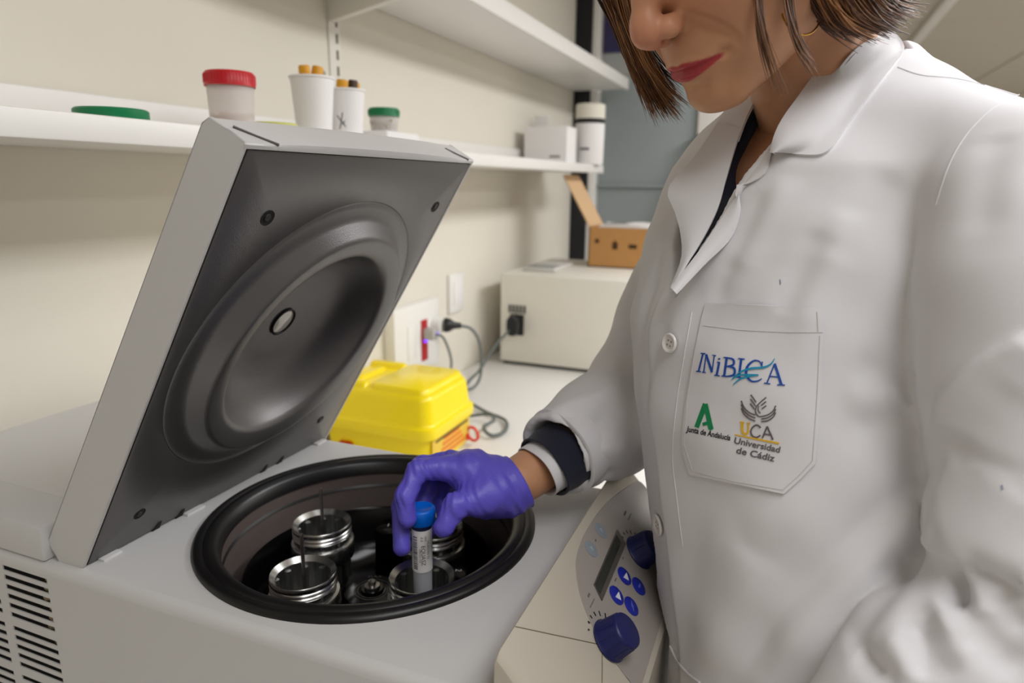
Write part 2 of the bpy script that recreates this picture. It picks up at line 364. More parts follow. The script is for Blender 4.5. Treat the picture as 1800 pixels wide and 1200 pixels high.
# ------------------------------------------------------------------ instrument at the end of the bench
t = thing('lab_instrument', 'large cream bench instrument with power socket facing the yellow bin', 'instrument', (-0.6, 2.4, BZ))
obj('housing', G().box((-0.90, 2.13, BZ+0.012), (-0.30, 2.66, -0.303), 0.006), CREAM, t)
obj('base_rail', G().box((-0.89, 2.14, BZ), (-0.31, 2.65, BZ+0.013)), mat('olive_dark', (70, 76, 66), 0.6), t)
iv = obj('inlet', G().box((-0.862, 2.124, -0.512), (-0.812, 2.131, -0.44), 0.002), BLKPL, t)
g = G()
for k in range(5): g.box((-0.868+k*0.0135, 2.1275, -0.435), (-0.86+k*0.0135, 2.1305, -0.408))
obj('rating_plate', g, mat('plate_grey', (80, 78, 76), 0.5), t)
pl = thing('power_plug', 'black power plug in the back of the cream instrument', 'plug', (-0.838, 2.1, -0.47))
obj('plug_body', G().prism([(-0.857, 2.124, -0.492), (-0.857, 2.124, -0.455), (-0.846, 2.124, -0.438), (-0.83, 2.124, -0.438), (-0.819, 2.124, -0.455), (-0.819, 2.124, -0.492), (-0.828, 2.124, -0.506), (-0.848, 2.124, -0.506)], (0, -0.045, 0), 0.003), BLKPL, pl)
obj('cable', G().tube([(-0.845, 2.085, -0.485), (-0.872, 2.03, -0.53), (-0.886, 1.93, -0.592), (-0.872, 1.82, BZ+0.021), (-0.83, 1.70, BZ+0.013), (-0.73, 1.62, BZ+0.009), (-0.65, 1.575, BZ+0.009), (-0.618, 1.50, BZ+0.009), (-0.635, 1.455, BZ+0.010), (-0.668, 1.48, BZ+0.018), (-0.662, 1.53, BZ+0.022), (-0.69, 1.565, BZ+0.023), (-0.75, 1.545, BZ+0.014), (-0.80, 1.50, BZ+0.009)], 0.0045, 8), CABLE, pl)
g = thing('keypad_unit', 'flat grey keypad pad lying on top of the cream instrument', 'keypad', (-0.78, 2.35, -0.303))
obj('pad_body', G().box((-0.855, 2.22, -0.3025), (-0.735, 2.42, -0.288), 0.003), mat('pad_white', (205, 203, 198), 0.5), g)
obj('pad_screen', G().box((-0.845, 2.225, -0.2885), (-0.745, 2.31, -0.2865), 0.001), mat('pad_grey', (140, 142, 140), 0.4), g)
# cardboard box
cb = thing('cardboard_box', 'open brown cardboard box on top of the cream instrument', 'box', (-0.53, 2.5, -0.303))
X0, X1, Y0, Y1, Z0, Z1 = -0.685, -0.36, 2.45, 2.64, -0.3025, -0.158
obj('side_panel', G().box((X0, Y0, Z0), (X1, Y0+0.004, Z1)), CARD, cb); obj('side_panel', G().box((X0, Y1-0.004, Z0), (X1, Y1, Z1)), CARD, cb)
obj('end_panel', G().box((X0, Y0, Z0), (X0+0.004, Y1, Z1)), CARD, cb); obj('end_panel', G().box((X1-0.004, Y0, Z0), (X1, Y1, Z1)), CARD, cb)
obj('bottom_panel', G().box((X0, Y0, Z0), (X1, Y1, Z0+0.004)), CARD, cb)
obj('flap', G().prism([(X0, Y0, Z1), (X0, Y1, Z1), (X0-0.106, Y1, Z1+0.183), (X0-0.106, Y0, Z1+0.183)], (0.004, 0, 0.002)), CARDL, cb)
for bx in (((-0.595, -0.235), (-0.575, -0.21)), ((-0.588, -0.212), (-0.582, -0.203)), ((-0.535, -0.23), (-0.505, -0.215)), ((-0.66, -0.215), (-0.645, -0.2))):
    obj('handling_mark', G().box((bx[0][0], Y0-0.0008, bx[0][1]), (bx[1][0], Y0, bx[1][1])), mat('card_print', (70, 46, 22), 0.8), cb)
pk = thing('paper_packet', 'white paper packet poking out of the cardboard box', 'packet', (-0.53, 2.52, -0.16))
P = [[(-0.65+0.27*j/8, 2.46+0.15*i/5, -0.155+0.012*math.sin(j*0.8+i)*0.5+0.006*math.sin(j/8*math.pi)) for j in range(9)] for i in range(6)]
gg = G().grid(P); gg.grid([[(p[0], p[1], p[2]-0.014) for p in r] for r in P])
n0 = 54
for a, b in [(i*9+j, i*9+j+1) for i in (0, 5) for j in range(8)]+[(i*9+j, (i+1)*9+j) for j in (0, 8) for i in range(5)]: gg.f.append((a, b, b+n0, a+n0))
obj('wrapper', gg, PAPER, pk)
gz = G().grid([[(-0.63+0.1*j/4, 2.48+0.05*i/3, -0.144+0.004*math.sin(j+i)) for j in range(5)] for i in range(4)])
obj('printed_slip', gz, PAPER, pk)

# ------------------------------------------------------------------ yellow sharps bin
yb = thing('sharps_bin', 'yellow plastic sharps bin with handle lid on the bench', 'bin', (-0.79, 1.31, BZ))
def rr(x0, x1, y0, y1, z, r, n=6):
    P = []
    for cx, cy, a0 in ((x1-r, y1-r, 0), (x0+r, y1-r, 90), (x0+r, y0+r, 180), (x1-r, y0+r, 270)):
        for k in range(n+1):
            a = math.radians(a0+90*k/n); P.append((cx+r*math.cos(a), cy+r*math.sin(a), z))
    return P
def loft(rings, cap0=True, cap1=True):
    n = len(rings[0]); V = [p for q in rings for p in q]
    F = [(j*n+k, j*n+(k+1) % n, (j+1)*n+(k+1) % n, (j+1)*n+k) for j in range(len(rings)-1) for k in range(n)]
    if cap0: F.append(tuple(range(n))[::-1])
    if cap1: F.append(tuple((len(rings)-1)*n+k for k in range(n)))
    return G().add(V, F)
x0, x1, y0, y1 = -0.955, -0.672, 1.205, 1.43
R = lambda z, d, r: rr(x0-d, x1+d, y0-d, y1+d, z, r)
obj('bin_body', loft([R(BZ, -0.012, 0.03), R(BZ+0.004, -0.008, 0.03), R(-0.535, -0.004, 0.03), R(-0.53, -0.004, 0.03)]), YEL, yb)
lid = obj('lid', loft([R(-0.545, 0.0, 0.03), R(-0.543, 0.006, 0.032), R(-0.532, 0.008, 0.033), R(-0.519, 0.007, 0.033), R(-0.515, 0.001, 0.03), R(-0.510, -0.001, 0.03), R(-0.463, -0.006, 0.03), R(-0.453, -0.010, 0.028), R(-0.448, -0.017, 0.024), R(-0.447, -0.024, 0.02)], cap1=True), YEL, yb, ang=50)
# raised top with the handle recess behind it
def slab(xa, xb, ya, yb_, z0, z1, r): return loft([rr(xa, xb, ya, yb_, z0, r), rr(xa+0.003, xb-0.003, ya+0.003, yb_-0.003, z1-0.003, r), rr(xa+0.007, xb-0.007, ya+0.007, yb_-0.007, z1, r*0.8)])
obj('raised_top', slab(-0.835, -0.688, 1.221, 1.414, -0.449, -0.436, 0.022), YEL, lid, ang=50)
obj('raised_rim', slab(-0.94, -0.838, 1.221, 1.25, -0.449, -0.436, 0.010), YEL, lid, ang=50)
obj('raised_rim', slab(-0.94, -0.838, 1.385, 1.414, -0.449, -0.436, 0.010), YEL, lid, ang=50)
obj('handle', slab(-0.905, -0.875, 1.26, 1.375, -0.449, -0.439, 0.010), YEL, lid, ang=50)
obj('warning_label', G().box((x1-0.0035, 1.225, BZ+0.012), (x1-0.0025, 1.41, -0.55)), mat('label_yellow', (232, 196, 70), 0.5), yb)
g = G()
for k in range(4): g.box((x1-0.0026, 1.26+0.006*k, -0.60+k*0.012), (x1-0.0018, 1.385-0.01*k, -0.593+k*0.012))
obj('label_print', g, mat('label_orange', (226, 120, 44), 0.5), yb)
obj('label_heading', G().box((x1-0.0026, 1.24, -0.559), (x1-0.0018, 1.40, -0.553)), mat('label_ink', (96, 84, 30), 0.6), yb)
obj('seal_tab', G().lathe([(0.014, -0.002), (0.020, -0.002), (0.020, 0.002), (0.014, 0.002), (0.014, -0.002)], (-0.661, 1.40, -0.590), (0.3, 1, 0.1), 28), mat('red_orange', (226, 50, 30), 0.4), yb)
obj('tab_stem', G().box((-0.685, 1.392, -0.605), (-0.668, 1.40, -0.590), 0.001), mat('red_orange', (226, 50, 30), 0.4), yb)
obj('red_latch', G().box((-0.905, y0-0.006, -0.602), (-0.87, y0+0.012, -0.575), 0.006), mat('red_deep', (190, 16, 10), 0.4), yb)

# ------------------------------------------------------------------ sockets on the wall
def wallbox(P, t): return G().box((WX, P[0], P[1]), (WX+t, P[2], P[3]), 0.004)
sk = thing('socket_box', 'white surface socket box with a red outlet on the wall', 'socket', (WX, 1.66, -0.45))
obj('box_body', wallbox((1.52, -0.53, 1.77, -0.335), 0.035), mat('socket_white', (238, 236, 232), 0.35), sk)
obj('red_outlet', G().box((WX+0.034, 1.66, -0.505), (WX+0.038, 1.695, -0.385), 0.002), mat('outlet_red', (178, 16, 26), 0.35), sk)
obj('outlet', G().box((WX+0.034, 1.585, -0.49), (WX+0.037, 1.63, -0.39), 0.003), mat('socket_white', (238, 236, 232), 0.35), sk)
obj('pilot_lamp', G().box((WX+0.036, 1.672, -0.452), (WX+0.04, 1.69, -0.442), 0.001), mat('violet_lamp', (120, 60, 255), 0.4, emit=2.0), sk)
p2 = thing('wall_plate', 'small white blank plate on the wall beside the instrument', 'wall plate', (WX, 1.93, -0.35))
obj('plate', wallbox((1.89, -0.41, 1.985, -0.285), 0.012), mat('socket_white', (238, 236, 232), 0.35), p2)
obj('rocker', G().box((WX+0.011, 1.91, -0.385), (WX+0.015, 1.965, -0.31), 0.002), PAPER, p2)
wp = thing('white_plug', 'white plug in the red outlet with a grey lead', 'plug', (WX+0.05, 1.68, -0.43))
obj('plug_body', G().box((WX+0.037, 1.664, -0.442), (WX+0.072, 1.692, -0.408), 0.006), mat('plug_grey', (176, 174, 172), 0.5), wp)
obj('lead', G().tube([(WX+0.07, 1.68, -0.425), (WX+0.09, 1.695, -0.44), (WX+0.095, 1.73, -0.52), (WX+0.065, 1.745, BZ+0.013), (WX+0.04, 1.77, BZ+0.008)], 0.0035, 8), CABLE, wp)
bp_ = thing('black_plug', 'black plug with a curved grey cable beside the red outlet', 'plug', (WX+0.05, 1.78, -0.4))
obj('plug_body', G().lathe([(0, 0), (0.02, 0), (0.022, 0.006), (0.02, 0.016), (0.011, 0.03), (0.0085, 0.05), (0.0, 0.052)], (WX+0.062, 1.750, -0.412), (0.8, 0.6, -0.08), 20), BLKPL, bp_)
obj('socket_base', G().lathe([(0, 0), (0.022, 0), (0.022, 0.024), (0, 0.024)], (WX+0.0365, 1.742, -0.412), (1, 0.0, 0), 20), mat('socket_white', (238, 236, 232), 0.35), bp_)
obj('pilot_lamp', G().box((WX+0.037, 1.745, -0.446), (WX+0.043, 1.755, -0.437), 0.001), mat('blue_lamp', (140, 120, 255), 0.4, emit=1.5), bp_)
obj('cable', G().tube([(WX+0.10, 1.781, -0.417), (WX+0.125, 1.805, -0.43), (WX+0.135, 1.84, -0.48), (WX+0.14, 1.84, -0.57), (WX+0.13, 1.815, BZ+0.009), (WX+0.11, 1.76, BZ+0.008), (WX+0.08, 1.68, BZ+0.008)], 0.0042, 8), CABLE, bp_)
# ================================================================== the centrifuge
ZT = -0.36; BY0, BY1 = 0.376, 0.757; CX, CY = -0.392, 0.572; RO = 0.178
cf = thing('centrifuge', 'grey benchtop centrifuge with its lid open, vents on the near side', 'centrifuge', (-0.5, 0.567, BZ))
# top plate with a round opening, rolling over into the near side
XB, XF = -0.93, -0.163
rad = 0.010
def rect_hit(cx, cy, a, xa, xb, ya, yb):
    dx, dy = math.cos(a), math.sin(a); t = 1e9
    if dx > 1e-9: t = min(t, (xb-cx)/dx)
    if dx < -1e-9: t = min(t, (xa-cx)/dx)
    if dy > 1e-9: t = min(t, (yb-cy)/dy)
    if dy < -1e-9: t = min(t, (ya-cy)/dy)
    return cx+dx*t, cy+dy*t
angs = sorted([2*math.pi*k/128 for k in range(128)]+[math.atan2(y-CY, x-CX) % (2*math.pi) for x in (XB, XF) for y in (BY0+rad, BY1-rad)])
Vi = [(CX+0.168*math.cos(a), CY+0.168*math.sin(a), ZT) for a in angs]
Vo = [rect_hit(CX, CY, a, XB, XF, BY0+rad, BY1-rad)+(ZT,) for a in angs]
n = len(angs)
g = G().add(Vi+Vo, [(k, (k+1) % n, n+(k+1) % n, n+k) for k in range(n)])
g.add([(p[0], p[1], ZT-0.004) for p in Vi]+Vi, [(k, (k+1) % n, n+(k+1) % n, n+k) for k in range(n)])
for y, s in ((BY0+rad, -1), (BY1-rad, 1)):
    P = [[(x, y+s*rad*math.sin(b), ZT-rad+rad*math.cos(b)) for x in (XB, XF)] for b in [math.pi/2*k/5 for k in range(6)]]
    g.grid(P)
obj('top_cover', g, PAINT, cf, ang=60)
# near side with real vent openings
def slotted(xs, zs, y, x0, x1, z0, z1, th, holes):
    """plate at y with rectangular openings; xs, zs: cell borders"""
    g = G()
    for i in range(len(xs)-1):
        for j in range(len(zs)-1):
            if (i, j) in holes: continue
            g.add([(xs[i], y, zs[j]), (xs[i+1], y, zs[j]), (xs[i+1], y, zs[j+1]), (xs[i], y, zs[j+1])], [(0, 1, 2, 3)])
    for i, j in holes:
        a, b, c, d = xs[i], xs[i+1], zs[j], zs[j+1]
        for p, q in (((a, c), (b, c)), ((b, c), (b, d)), ((b, d), (a, d)), ((a, d), (a, c))):
            g.add([(p[0], y, p[1]), (q[0], y, q[1]), (q[0], y+th, q[1]), (p[0], y+th, p[1])], [(0, 1, 2, 3)])
    return g
xs = [XB, -0.845, -0.782, -0.770, -0.705, -0.6925, -0.6275, XF]
tops = []; z = -0.3745
for k in range(16):
    tops.append(z); z -= 0.0105 if k not in (5, 10) else 0.0158
zs = [BZ+0.012]; holes = set()
for t in reversed(tops):
    zs += [t-0.0056, t]
zs += [ZT-rad]
for j in range(len(tops)):
    for i in (1, 3, 5): holes.add((i, 1+2*j))
g = slotted(xs, zs, BY0, XB, XF, 0, 0, 0.0012, holes)
side = obj('side_panel', g, PAINT, cf, ang=30)
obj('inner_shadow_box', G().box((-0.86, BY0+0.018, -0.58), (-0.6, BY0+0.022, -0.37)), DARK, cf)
g = G()
for k, zz in enumerate((-0.3775, -0.3875, -0.3985, -0.409, -0.42, -0.431, -0.447)):
    g.tube([(-0.636-0.004*(k % 3), BY0+0.008, zz-0.004), (-0.632-0.003*(k % 2), BY0+0.009, zz+0.004)], 0.004, 8, 1)
obj('inner_terminals', g, mat('terminal_cream', (196, 176, 140), 0.5), cf)
obj('front_panel', G().box((XF-0.004, BY0, BZ+0.012), (XF, BY1, ZT-0.0005)), PAINT, cf)
obj('far_side_panel', G().box((XB, BY1-0.003, BZ+0.012), (XF, BY1, ZT-rad)), PAINT, cf)
obj('back_panel', G().box((XB-0.003, BY0, BZ+0.012), (XB, BY1, ZT-0.002)), PAINT, cf)
obj('base_pan', G().box((XB, BY0+0.002, BZ+0.008), (-0.09, BY1-0.002, BZ+0.014)), PAINT, cf)
for x in (XB+0.05, -0.2):
    for y in (BY0+0.05, BY1-0.05): obj('foot', G().lathe([(0, 0), (0.015, 0), (0.017, 0.009), (0, 0.009)], (x, y, BZ), n=20), BLACK, cf)
# rear housing behind the lid
hx1, hz = -0.632, -0.324
rh = obj('rear_housing', G().box((XB, BY0+0.003, ZT), (hx1, BY1-0.003, hz), 0.003), PAINT, cf)
obj('housing_cover', G().box((XB, 0.432, hz-0.001), (hx1+0.0, BY1-0.003, hz+0.0006), 0.0004, 1), PAINT, rh)
# rubber ring round the opening, steel bowl
g = G().lathe([(0.151, -0.012), (0.153, 0.001), (0.158, 0.0055), (0.164, 0.0065), (0.167, 0.004), (0.170, 0.006), (0.175, 0.005), (RO, 0.0015), (RO, 0.0), (0.166, -0.002), (0.151, -0.03)], (CX, CY, ZT), n=128)
obj('rubber_ring', g, BLACK, cf, ang=60)
g = G().lathe([(0.1535, -0.010), (0.1525, -0.03), (0.151, -0.12), (0.135, -0.145), (0.03, -0.150), (0, -0.150)], (CX, CY, ZT), n=96)
obj('bowl', g, BOWLM, cf, ang=60)

# ---- lid, opened 58.6 degrees about its hinge at the back
LP = np.array([-0.589, 0.392, -0.36]); LT = np.array([0.5203, 0, 0.854]); LY = np.array([0., 1, 0]); LN = np.array([0.854, 0, -0.5203])
LW, LL = 0.362, 0.436
def lw(u, v, o=0.0): return LP+LY*u+LT*v+LN*o
# outer shell: flat tray of side walls and back with a folded lip
U0, U1 = -0.006, LW+0.004
prof = [(-0.004, 0.0), (-0.0215, -0.017), (-0.008, -0.048), (LL+0.006, -0.040), (LL+0.0135, -0.036), (LL+0.0135, 0.0)]      # (v, o) outline of a side wall
g = G()
for ua, ub in ((U0, U0+0.0035), (U1-0.0035, U1)):
    g.prism([lw(ua, v, o) for v, o in prof], LY*(ub-ua), 0.0008, 1)
back = [(-0.0215, -0.017), (-0.008, -0.048), (LL+0.006, -0.040)]
for (va, oa), (vb, ob) in zip(back[:-1], back[1:]):
    g.add([lw(U0, va, oa), lw(U1, va, oa), lw(U1, vb, ob), lw(U0, vb, ob)], [(0, 1, 2, 3)])
# top edge, slightly bowed in the middle third, with the two corner creases
ncol = 24; rows = []
for i in range(ncol+1):
    t = i/ncol; u = U0+(U1-U0)*t; bow = 0.013*math.sin(math.pi*min(max((t-0.085)/0.83, 0), 1))**0.55
    rows.append([lw(u, LL+0.006, -0.040-bow*0.2), lw(u, LL+0.0125, -0.036-bow*0.3), lw(u, LL+0.0135+bow*0.35, -0.02), lw(u, LL+0.0135+bow*0.2, -0.001), lw(u, LL+0.0125, 0.0), lw(u, LL+0.0095, 0.0), lw(u, LL+0.0095, -0.004)])
g.grid(rows)
lid_shell = obj('lid', g, PAINT, cf, ang=35)
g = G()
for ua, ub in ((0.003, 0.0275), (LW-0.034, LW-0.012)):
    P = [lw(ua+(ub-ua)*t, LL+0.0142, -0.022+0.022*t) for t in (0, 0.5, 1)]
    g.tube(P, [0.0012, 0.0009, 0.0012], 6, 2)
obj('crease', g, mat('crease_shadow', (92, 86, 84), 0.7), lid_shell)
# inner plate: pressed sheet with a raised ridge and a deep dish.  rings as (radius, height along LN)
uc, vc = 0.181, 0.230
rings = [(0.0, -0.030), (0.012, -0.030), (0.048, -0.0288), (0.070, -0.0255), (0.086, -0.0185), (0.098, -0.0075), (0.106, 0.0025), (0.1090, 0.0085), (0.1120, 0.0125), (0.117, 0.0145), (0.1315, 0.0172), (0.1345, 0.0166), (0.1372, 0.0142), (0.1455, 0.0034), (0.1485, 0.0010), (0.153, 0.0001), (0.160, 0.0), (0.1655, 0.0), (0.1668, -0.0012), (0.1682, 0.0)]
n = 128
angs = [2*math.pi*k/n for k in range(n)]
corners = [math.atan2(y-vc, x-uc) % (2*math.pi) for x in (0, LW) for y in (0, LL+0.008)]
angs = sorted(angs+corners); n = len(angs)
V = []
for r_, h_ in rings[1:]: V += [lw(uc+r_*math.cos(a), vc+r_*math.sin(a), h_) for a in angs]
rim = [rect_hit(uc, vc, a, 0, LW, 0, LL+0.008) for a in angs]
V += [lw(uc+(p[0]-uc)*0.985, vc+(p[1]-vc)*0.985, 0) for p in rim]; V += [lw(p[0], p[1], -0.0012) for p in rim]; V += [lw(p[0], p[1], -0.012) for p in rim]
F = []
for j in range(len(rings)-1+2):
    F += [(j*n+k, j*n+(k+1) % n, (j+1)*n+(k+1) % n, (j+1)*n+k) for k in range(n)]
F.append(tuple(range(n)))
plate = obj('lid_plate', G().add(V, F), LIDM, cf, ang=50)
# viewing port with its rim
g = G().lathe([(0.0145, -0.001), (0.0165, 0.0), (0.017, 0.0015), (0.0155, 0.0022), (0.0145, 0.0014), (0.0145, -0.001)], lw(uc, vc, -0.0295), LN, 40)
obj('port_rim', g, BLKPL, plate)
obj('port_glass', G().lathe([(0, 0.0015), (0.008, 0.0012), (0.0143, 0.0002), (0.0143, -0.001), (0, -0.001)], lw(uc, vc, -0.0295), LN, 40), mat('port_glass', (206, 202, 192), 0.12, coat=0.6), plate)
for (u, v, r_) in ((0.048, 0.386, 0.0068), (0.328, 0.387, 0.0068), (0.317, 0.055, 0.0058), (0.041, 0.046, 0.0062)):
    sc_ = obj('screw_hole', G().lathe([(0, 0.0002), (r_, 0.0002), (r_*1.03, 0.0003), (r_*1.04, 0.0), (0, 0.0)], lw(u, v, 0.0002), LN, 24), DARK, plate)
    obj('screw_head', G().lathe([(0, 0.0010), (r_*0.45, 0.0010), (r_*0.5, 0.0003), (0, 0.0003)], lw(u-0.001, v+0.001, 0.0003), LN, 12), mat('screw_dark', (34, 34, 35), 0.45, metal=0.5), plate)
# dark strips standing in for shade in the gap round the plate; hinge tabs
g = G()
for (ua, va), (ub, vb) in (((-0.003, -0.002), (LW+0.003, 0.006)), ((-0.003, LL-0.004), (LW+0.003, LL+0.009)), ((-0.003, 0), (0.005, LL)), ((LW-0.005, 0), (LW+0.003, LL))):
    g.add([lw(ua, va, -0.011), lw(ub, va, -0.011), lw(ub, vb, -0.011), lw(ua, vb, -0.011)], [(0, 1, 2, 3)])
obj('gap_shade', g, DARK, plate)
for u in (0.075, 0.105, 0.235, 0.265):
    obj('hinge_notch', G().add([lw(u-0.005, -0.002, 0.0006), lw(u+0.005, -0.002, 0.0006), lw(u+0.004, 0.011, 0.0006), lw(u-0.0, 0.011, 0.0006)]+[lw(u-0.005, -0.002, -0.002), lw(u+0.005, -0.002, -0.002), lw(u+0.004, 0.011, -0.002), lw(u-0.0, 0.011, -0.002)], [(0, 1, 2, 3), (0, 1, 5, 4), (1, 2, 6, 5), (2, 3, 7, 6), (3, 0, 4, 7)]), DARK, plate)
for ua, ub in ((0.01, 0.03), (0.11, 0.135), (0.335, 0.355)):
    obj('hinge', G().box((LP[0]-0.022, LP[1]+ua, ZT-0.001), (LP[0]+0.008, LP[1]+ub, ZT+0.0022), 0.0008), PAINT, cf)
# ---- control console along the front
CA = math.radians(46); CN = np.array([math.sin(CA), 0, math.cos(CA)]); CD = np.array([math.cos(CA), 0, -math.sin(CA)]); CQ = np.array([-0.1615, 0.0, -0.319])
def cw(y, d, o=0.0): return CQ+np.array([0, y, 0])+CD*d+CN*o
prof = [(XF+0.0005, -0.366), (-0.1622, -0.3205), (-0.1608, -0.3194)]
e = cw(0, 0.122); prof += [(e[0], e[2]), (e[0]+0.002, e[2]-0.004), (e[0]-0.004, BZ+0.013), (XF+0.0005, BZ+0.013)]
def con_uv(x, y):
    """measured point on the console face -> (distance along the bench, distance down the slope)"""
    d = ray(x, y); p = d*((CQ @ CN)/(d @ CN))-CQ; return (p[1], p @ CD)
# end caps pull in as the near end rounds off
secs = [(0.3775, 0.010), (0.3785, 0.006), (0.3815, 0.0025), (0.386, 0.0), (0.751, 0.0), (0.757, 0.003)]
V = []; m_ = len(prof); cx_ = sum(p[0] for p in prof)/m_; cz_ = sum(p[1] for p in prof)/m_
for y, ins in secs:
    for i, (x, z) in enumerate(prof):
        V.append((x-(ins if i in (3, 4) else 0), y, z-(ins*0.7 if i in (1, 2, 3, 4) else 0)))
F = [(j*m_+k, j*m_+(k+1) % m_, (j+1)*m_+(k+1) % m_, (j+1)*m_+k) for j in range(len(secs)-1) for k in range(m_)]+[tuple(range(m_)), tuple((len(secs)-1)*m_+k for k in range(m_))]
con = obj('console', G().add(V, F), PAINTB, cf, ang=28)
# seam on the console
g = G().tube([cw(*con_uv(x, y), 0.0001) for x, y in ((905, 1101), (980, 1117), (1046, 1131), (1054, 1134), (1058, 1142), (1058, 1200))], 0.0005, 6, 2)
obj('seam', g, mat('seam_brown', (112, 100, 82), 0.7), con)
# fascia: thin curved-edge panel with display, keys and dials
arc = [con_uv(x, y) for x, y in ((1160, 815), (1125, 841), (1088, 866), (1058, 893), (1030, 934), (1014, 975), (1013, 1010), (1021, 1052), (1038, 1095), (1058, 1130), (1078, 1160), (1100, 1190))]
arc = [(min(y, 0.750), d) for y, d in arc]
def smooth(P, k=5):
    P = [np.array(p) for p in P]; Q = []
    for i in range(len(P)-1):
        p0, p1, p2, p3 = P[max(i-1, 0)], P[i], P[i+1], P[min(i+2, len(P)-1)]
        for j in range(k):
            t = j/k; Q.append(0.5*((2*p1)+(p2-p0)*t+(2*p0-5*p1+4*p2-p3)*t*t+(3*p1-p0-3*p2+p3)*t**3))
    return Q+[P[-1]]
A_ = smooth(arc)
top_ = [cw(y, d, 0.0008) for y, d in A_]; nA = len(A_)
bot_ = [cw(y, 0.119, 0.0008) for y, d in A_]
g = G().add(top_+bot_+[cw(y, d-0.0008, -0.0002) for y, d in A_], [(k, k+1, nA+k+1, nA+k) for k in range(nA-1)]+[(k, k+1, 2*nA+k+1, 2*nA+k) for k in range(nA-1)])
obj('fascia', g, mat('fascia_grey', (154, 146, 140), 0.5), con)
FO = 0.0009
def plate_on(P, o, th): return G().prism([cw(y, d, o) for y, d in P], CN*th)
uv = lambda L: [con_uv(x, y) for x, y in L]
ds = obj('display', plate_on(uv([(1042, 1028), (1083, 932), (1098, 957), (1056, 1057)]), FO, 0.0012), mat('display_bezel', (84, 78, 74), 0.4), con)
obj('screen', plate_on(uv([(1043, 1028), (1081, 942), (1089, 955), (1052, 1046)]), FO+0.0012, 0.0004), mat('display_glass', (50, 52, 48), 0.15), ds)
def disc(name, y, d, r_, m, h=0.0012, par=con):
    return obj(name, G().lathe([(0, h), (r_*0.92, h), (r_, h*0.6), (r_, 0), (0, 0)], cw(y, d, FO), CN, 32), m, par)
WH = mat('print_white', (220, 220, 228), 0.5)
for y, d, kind in [con_uv(x, y)+(k,) for x, y, k in ((1096, 1013, 'up'), (1121, 1031, 'bar'), (1082, 1047, 'up'), (1108, 1066, 'zig'))]:
    b = disc('key', y, d, 0.0092, BTN)
    o = FO+0.0013
    if kind == 'up': obj('key_arrow', plate_on([(y-0.0055, d+0.001), (y+0.004, d-0.0005), (y-0.003, d+0.0065)] if False else [(y+0.0055, d+0.000), (y-0.005, d-0.001), (y-0.001, d+0.0055)], o, 0.0003), WH, b)
    elif kind == 'bar': obj('key_mark', plate_on([(y-0.003, d-0.001), (y+0.003, d-0.001), (y+0.003, d+0.001), (y-0.003, d+0.001)], o, 0.0003), mat('print_blue', (96, 104, 196), 0.5), b)
    else: obj('key_mark', plate_on([(y+0.005, d-0.003), (y+0.001, d+0.0005), (y+0.002, d+0.001), (y-0.005, d+0.004), (y-0.001, d+0.0005), (y-0.002, d-0.0005)], o, 0.0003), mat('print_blue', (96, 104, 196), 0.5), b)
LK = mat('key_pale', (134, 142, 150), 0.5)
for y, d in uv([(1055, 933), (1038, 965)]):
    b = disc('lock_key', y, d, 0.0085, LK, 0.0006)
    obj('key_mark', plate_on([(y-0.002, d-0.003), (y+0.003, d-0.001), (y-0.001, d+0.003)], FO+0.0007, 0.0002), mat('print_pale', (160, 168, 176), 0.5), b)
def knob(y, d):
    c = cw(y, d, FO)
    prof = [(0, 0), (0.0178, 0), (0.0182, 0.0012), (0.0166, 0.0035), (0.0155, 0.019), (0.0148, 0.0215), (0.0128, 0.0225), (0, 0.0225)]
    k = obj('knob', G().lathe(prof, c, CN, 56), BLUE, con, ang=50)
    g = G()
    for i in range(12):
        a = 2*math.pi*i/12; u = np.cross(CN, [0, 1, 0]); w = np.array([0, 1., 0]); q = math.cos(a)*u+math.sin(a)*w
        g.tube([c+CN*0.004+q*0.0163, c+CN*0.019+q*0.0153], 0.0007, 6, 1)
    obj('grip_ribs', g, BLUE, k)
KN = uv([(1121, 972), (1068, 1127)])
for y, d in KN: knob(y, d)
for y, d in KN:
    for i in range(7):
        a = math.radians(160-15*i); r0, L = 0.0235, 0.0008+0.00035*i
        q = np.array([math.cos(a), -math.sin(a)]); t_ = np.array([-q[1], q[0]]); c_ = np.array([y, d])+np.array([-q[0], q[1]])*-r0
        c_ = np.array([y, d])+np.array([math.cos(math.radians(100-18*i+20)), -math.sin(math.radians(100-18*i+20))])*r0
        u_ = (c_-np.array([y, d]))/r0; v_ = np.array([-u_[1], u_[0]])
        obj('dial_tick', plate_on([tuple(c_+u_*L+v_*0.0007), tuple(c_+u_*L-v_*0.0007), tuple(c_-u_*L-v_*0.0007), tuple(c_-u_*L+v_*0.0007)], FO, 0.0002), INK, con)
for px, py, w, h in ((1098, 902, 0.011, 0.0022), (1106, 908, 0.016, 0.0010), (1034, 1046, 0.006, 0.0018), (1040, 1060, 0.014, 0.0009), (1046, 950, 0.004, 0.0018), (1094, 981, 0.004, 0.0012), (1081, 1019, 0.006, 0.0014)):
    y, d = con_uv(px, py); nL = max(2, int(w/0.0022))
    g = G()
    for k in range(nL): g.prism([cw(y-w/2+w*k/nL, d-h/2, FO), cw(y-w/2+w*(k+0.7)/nL, d-h/2, FO), cw(y-w/2+w*(k+0.7)/nL, d+h/2, FO), cw(y-w/2+w*k/nL, d+h/2, FO)], CN*0.0002)
    obj('printed_caption', g, GREYINK, con, stuff=True)

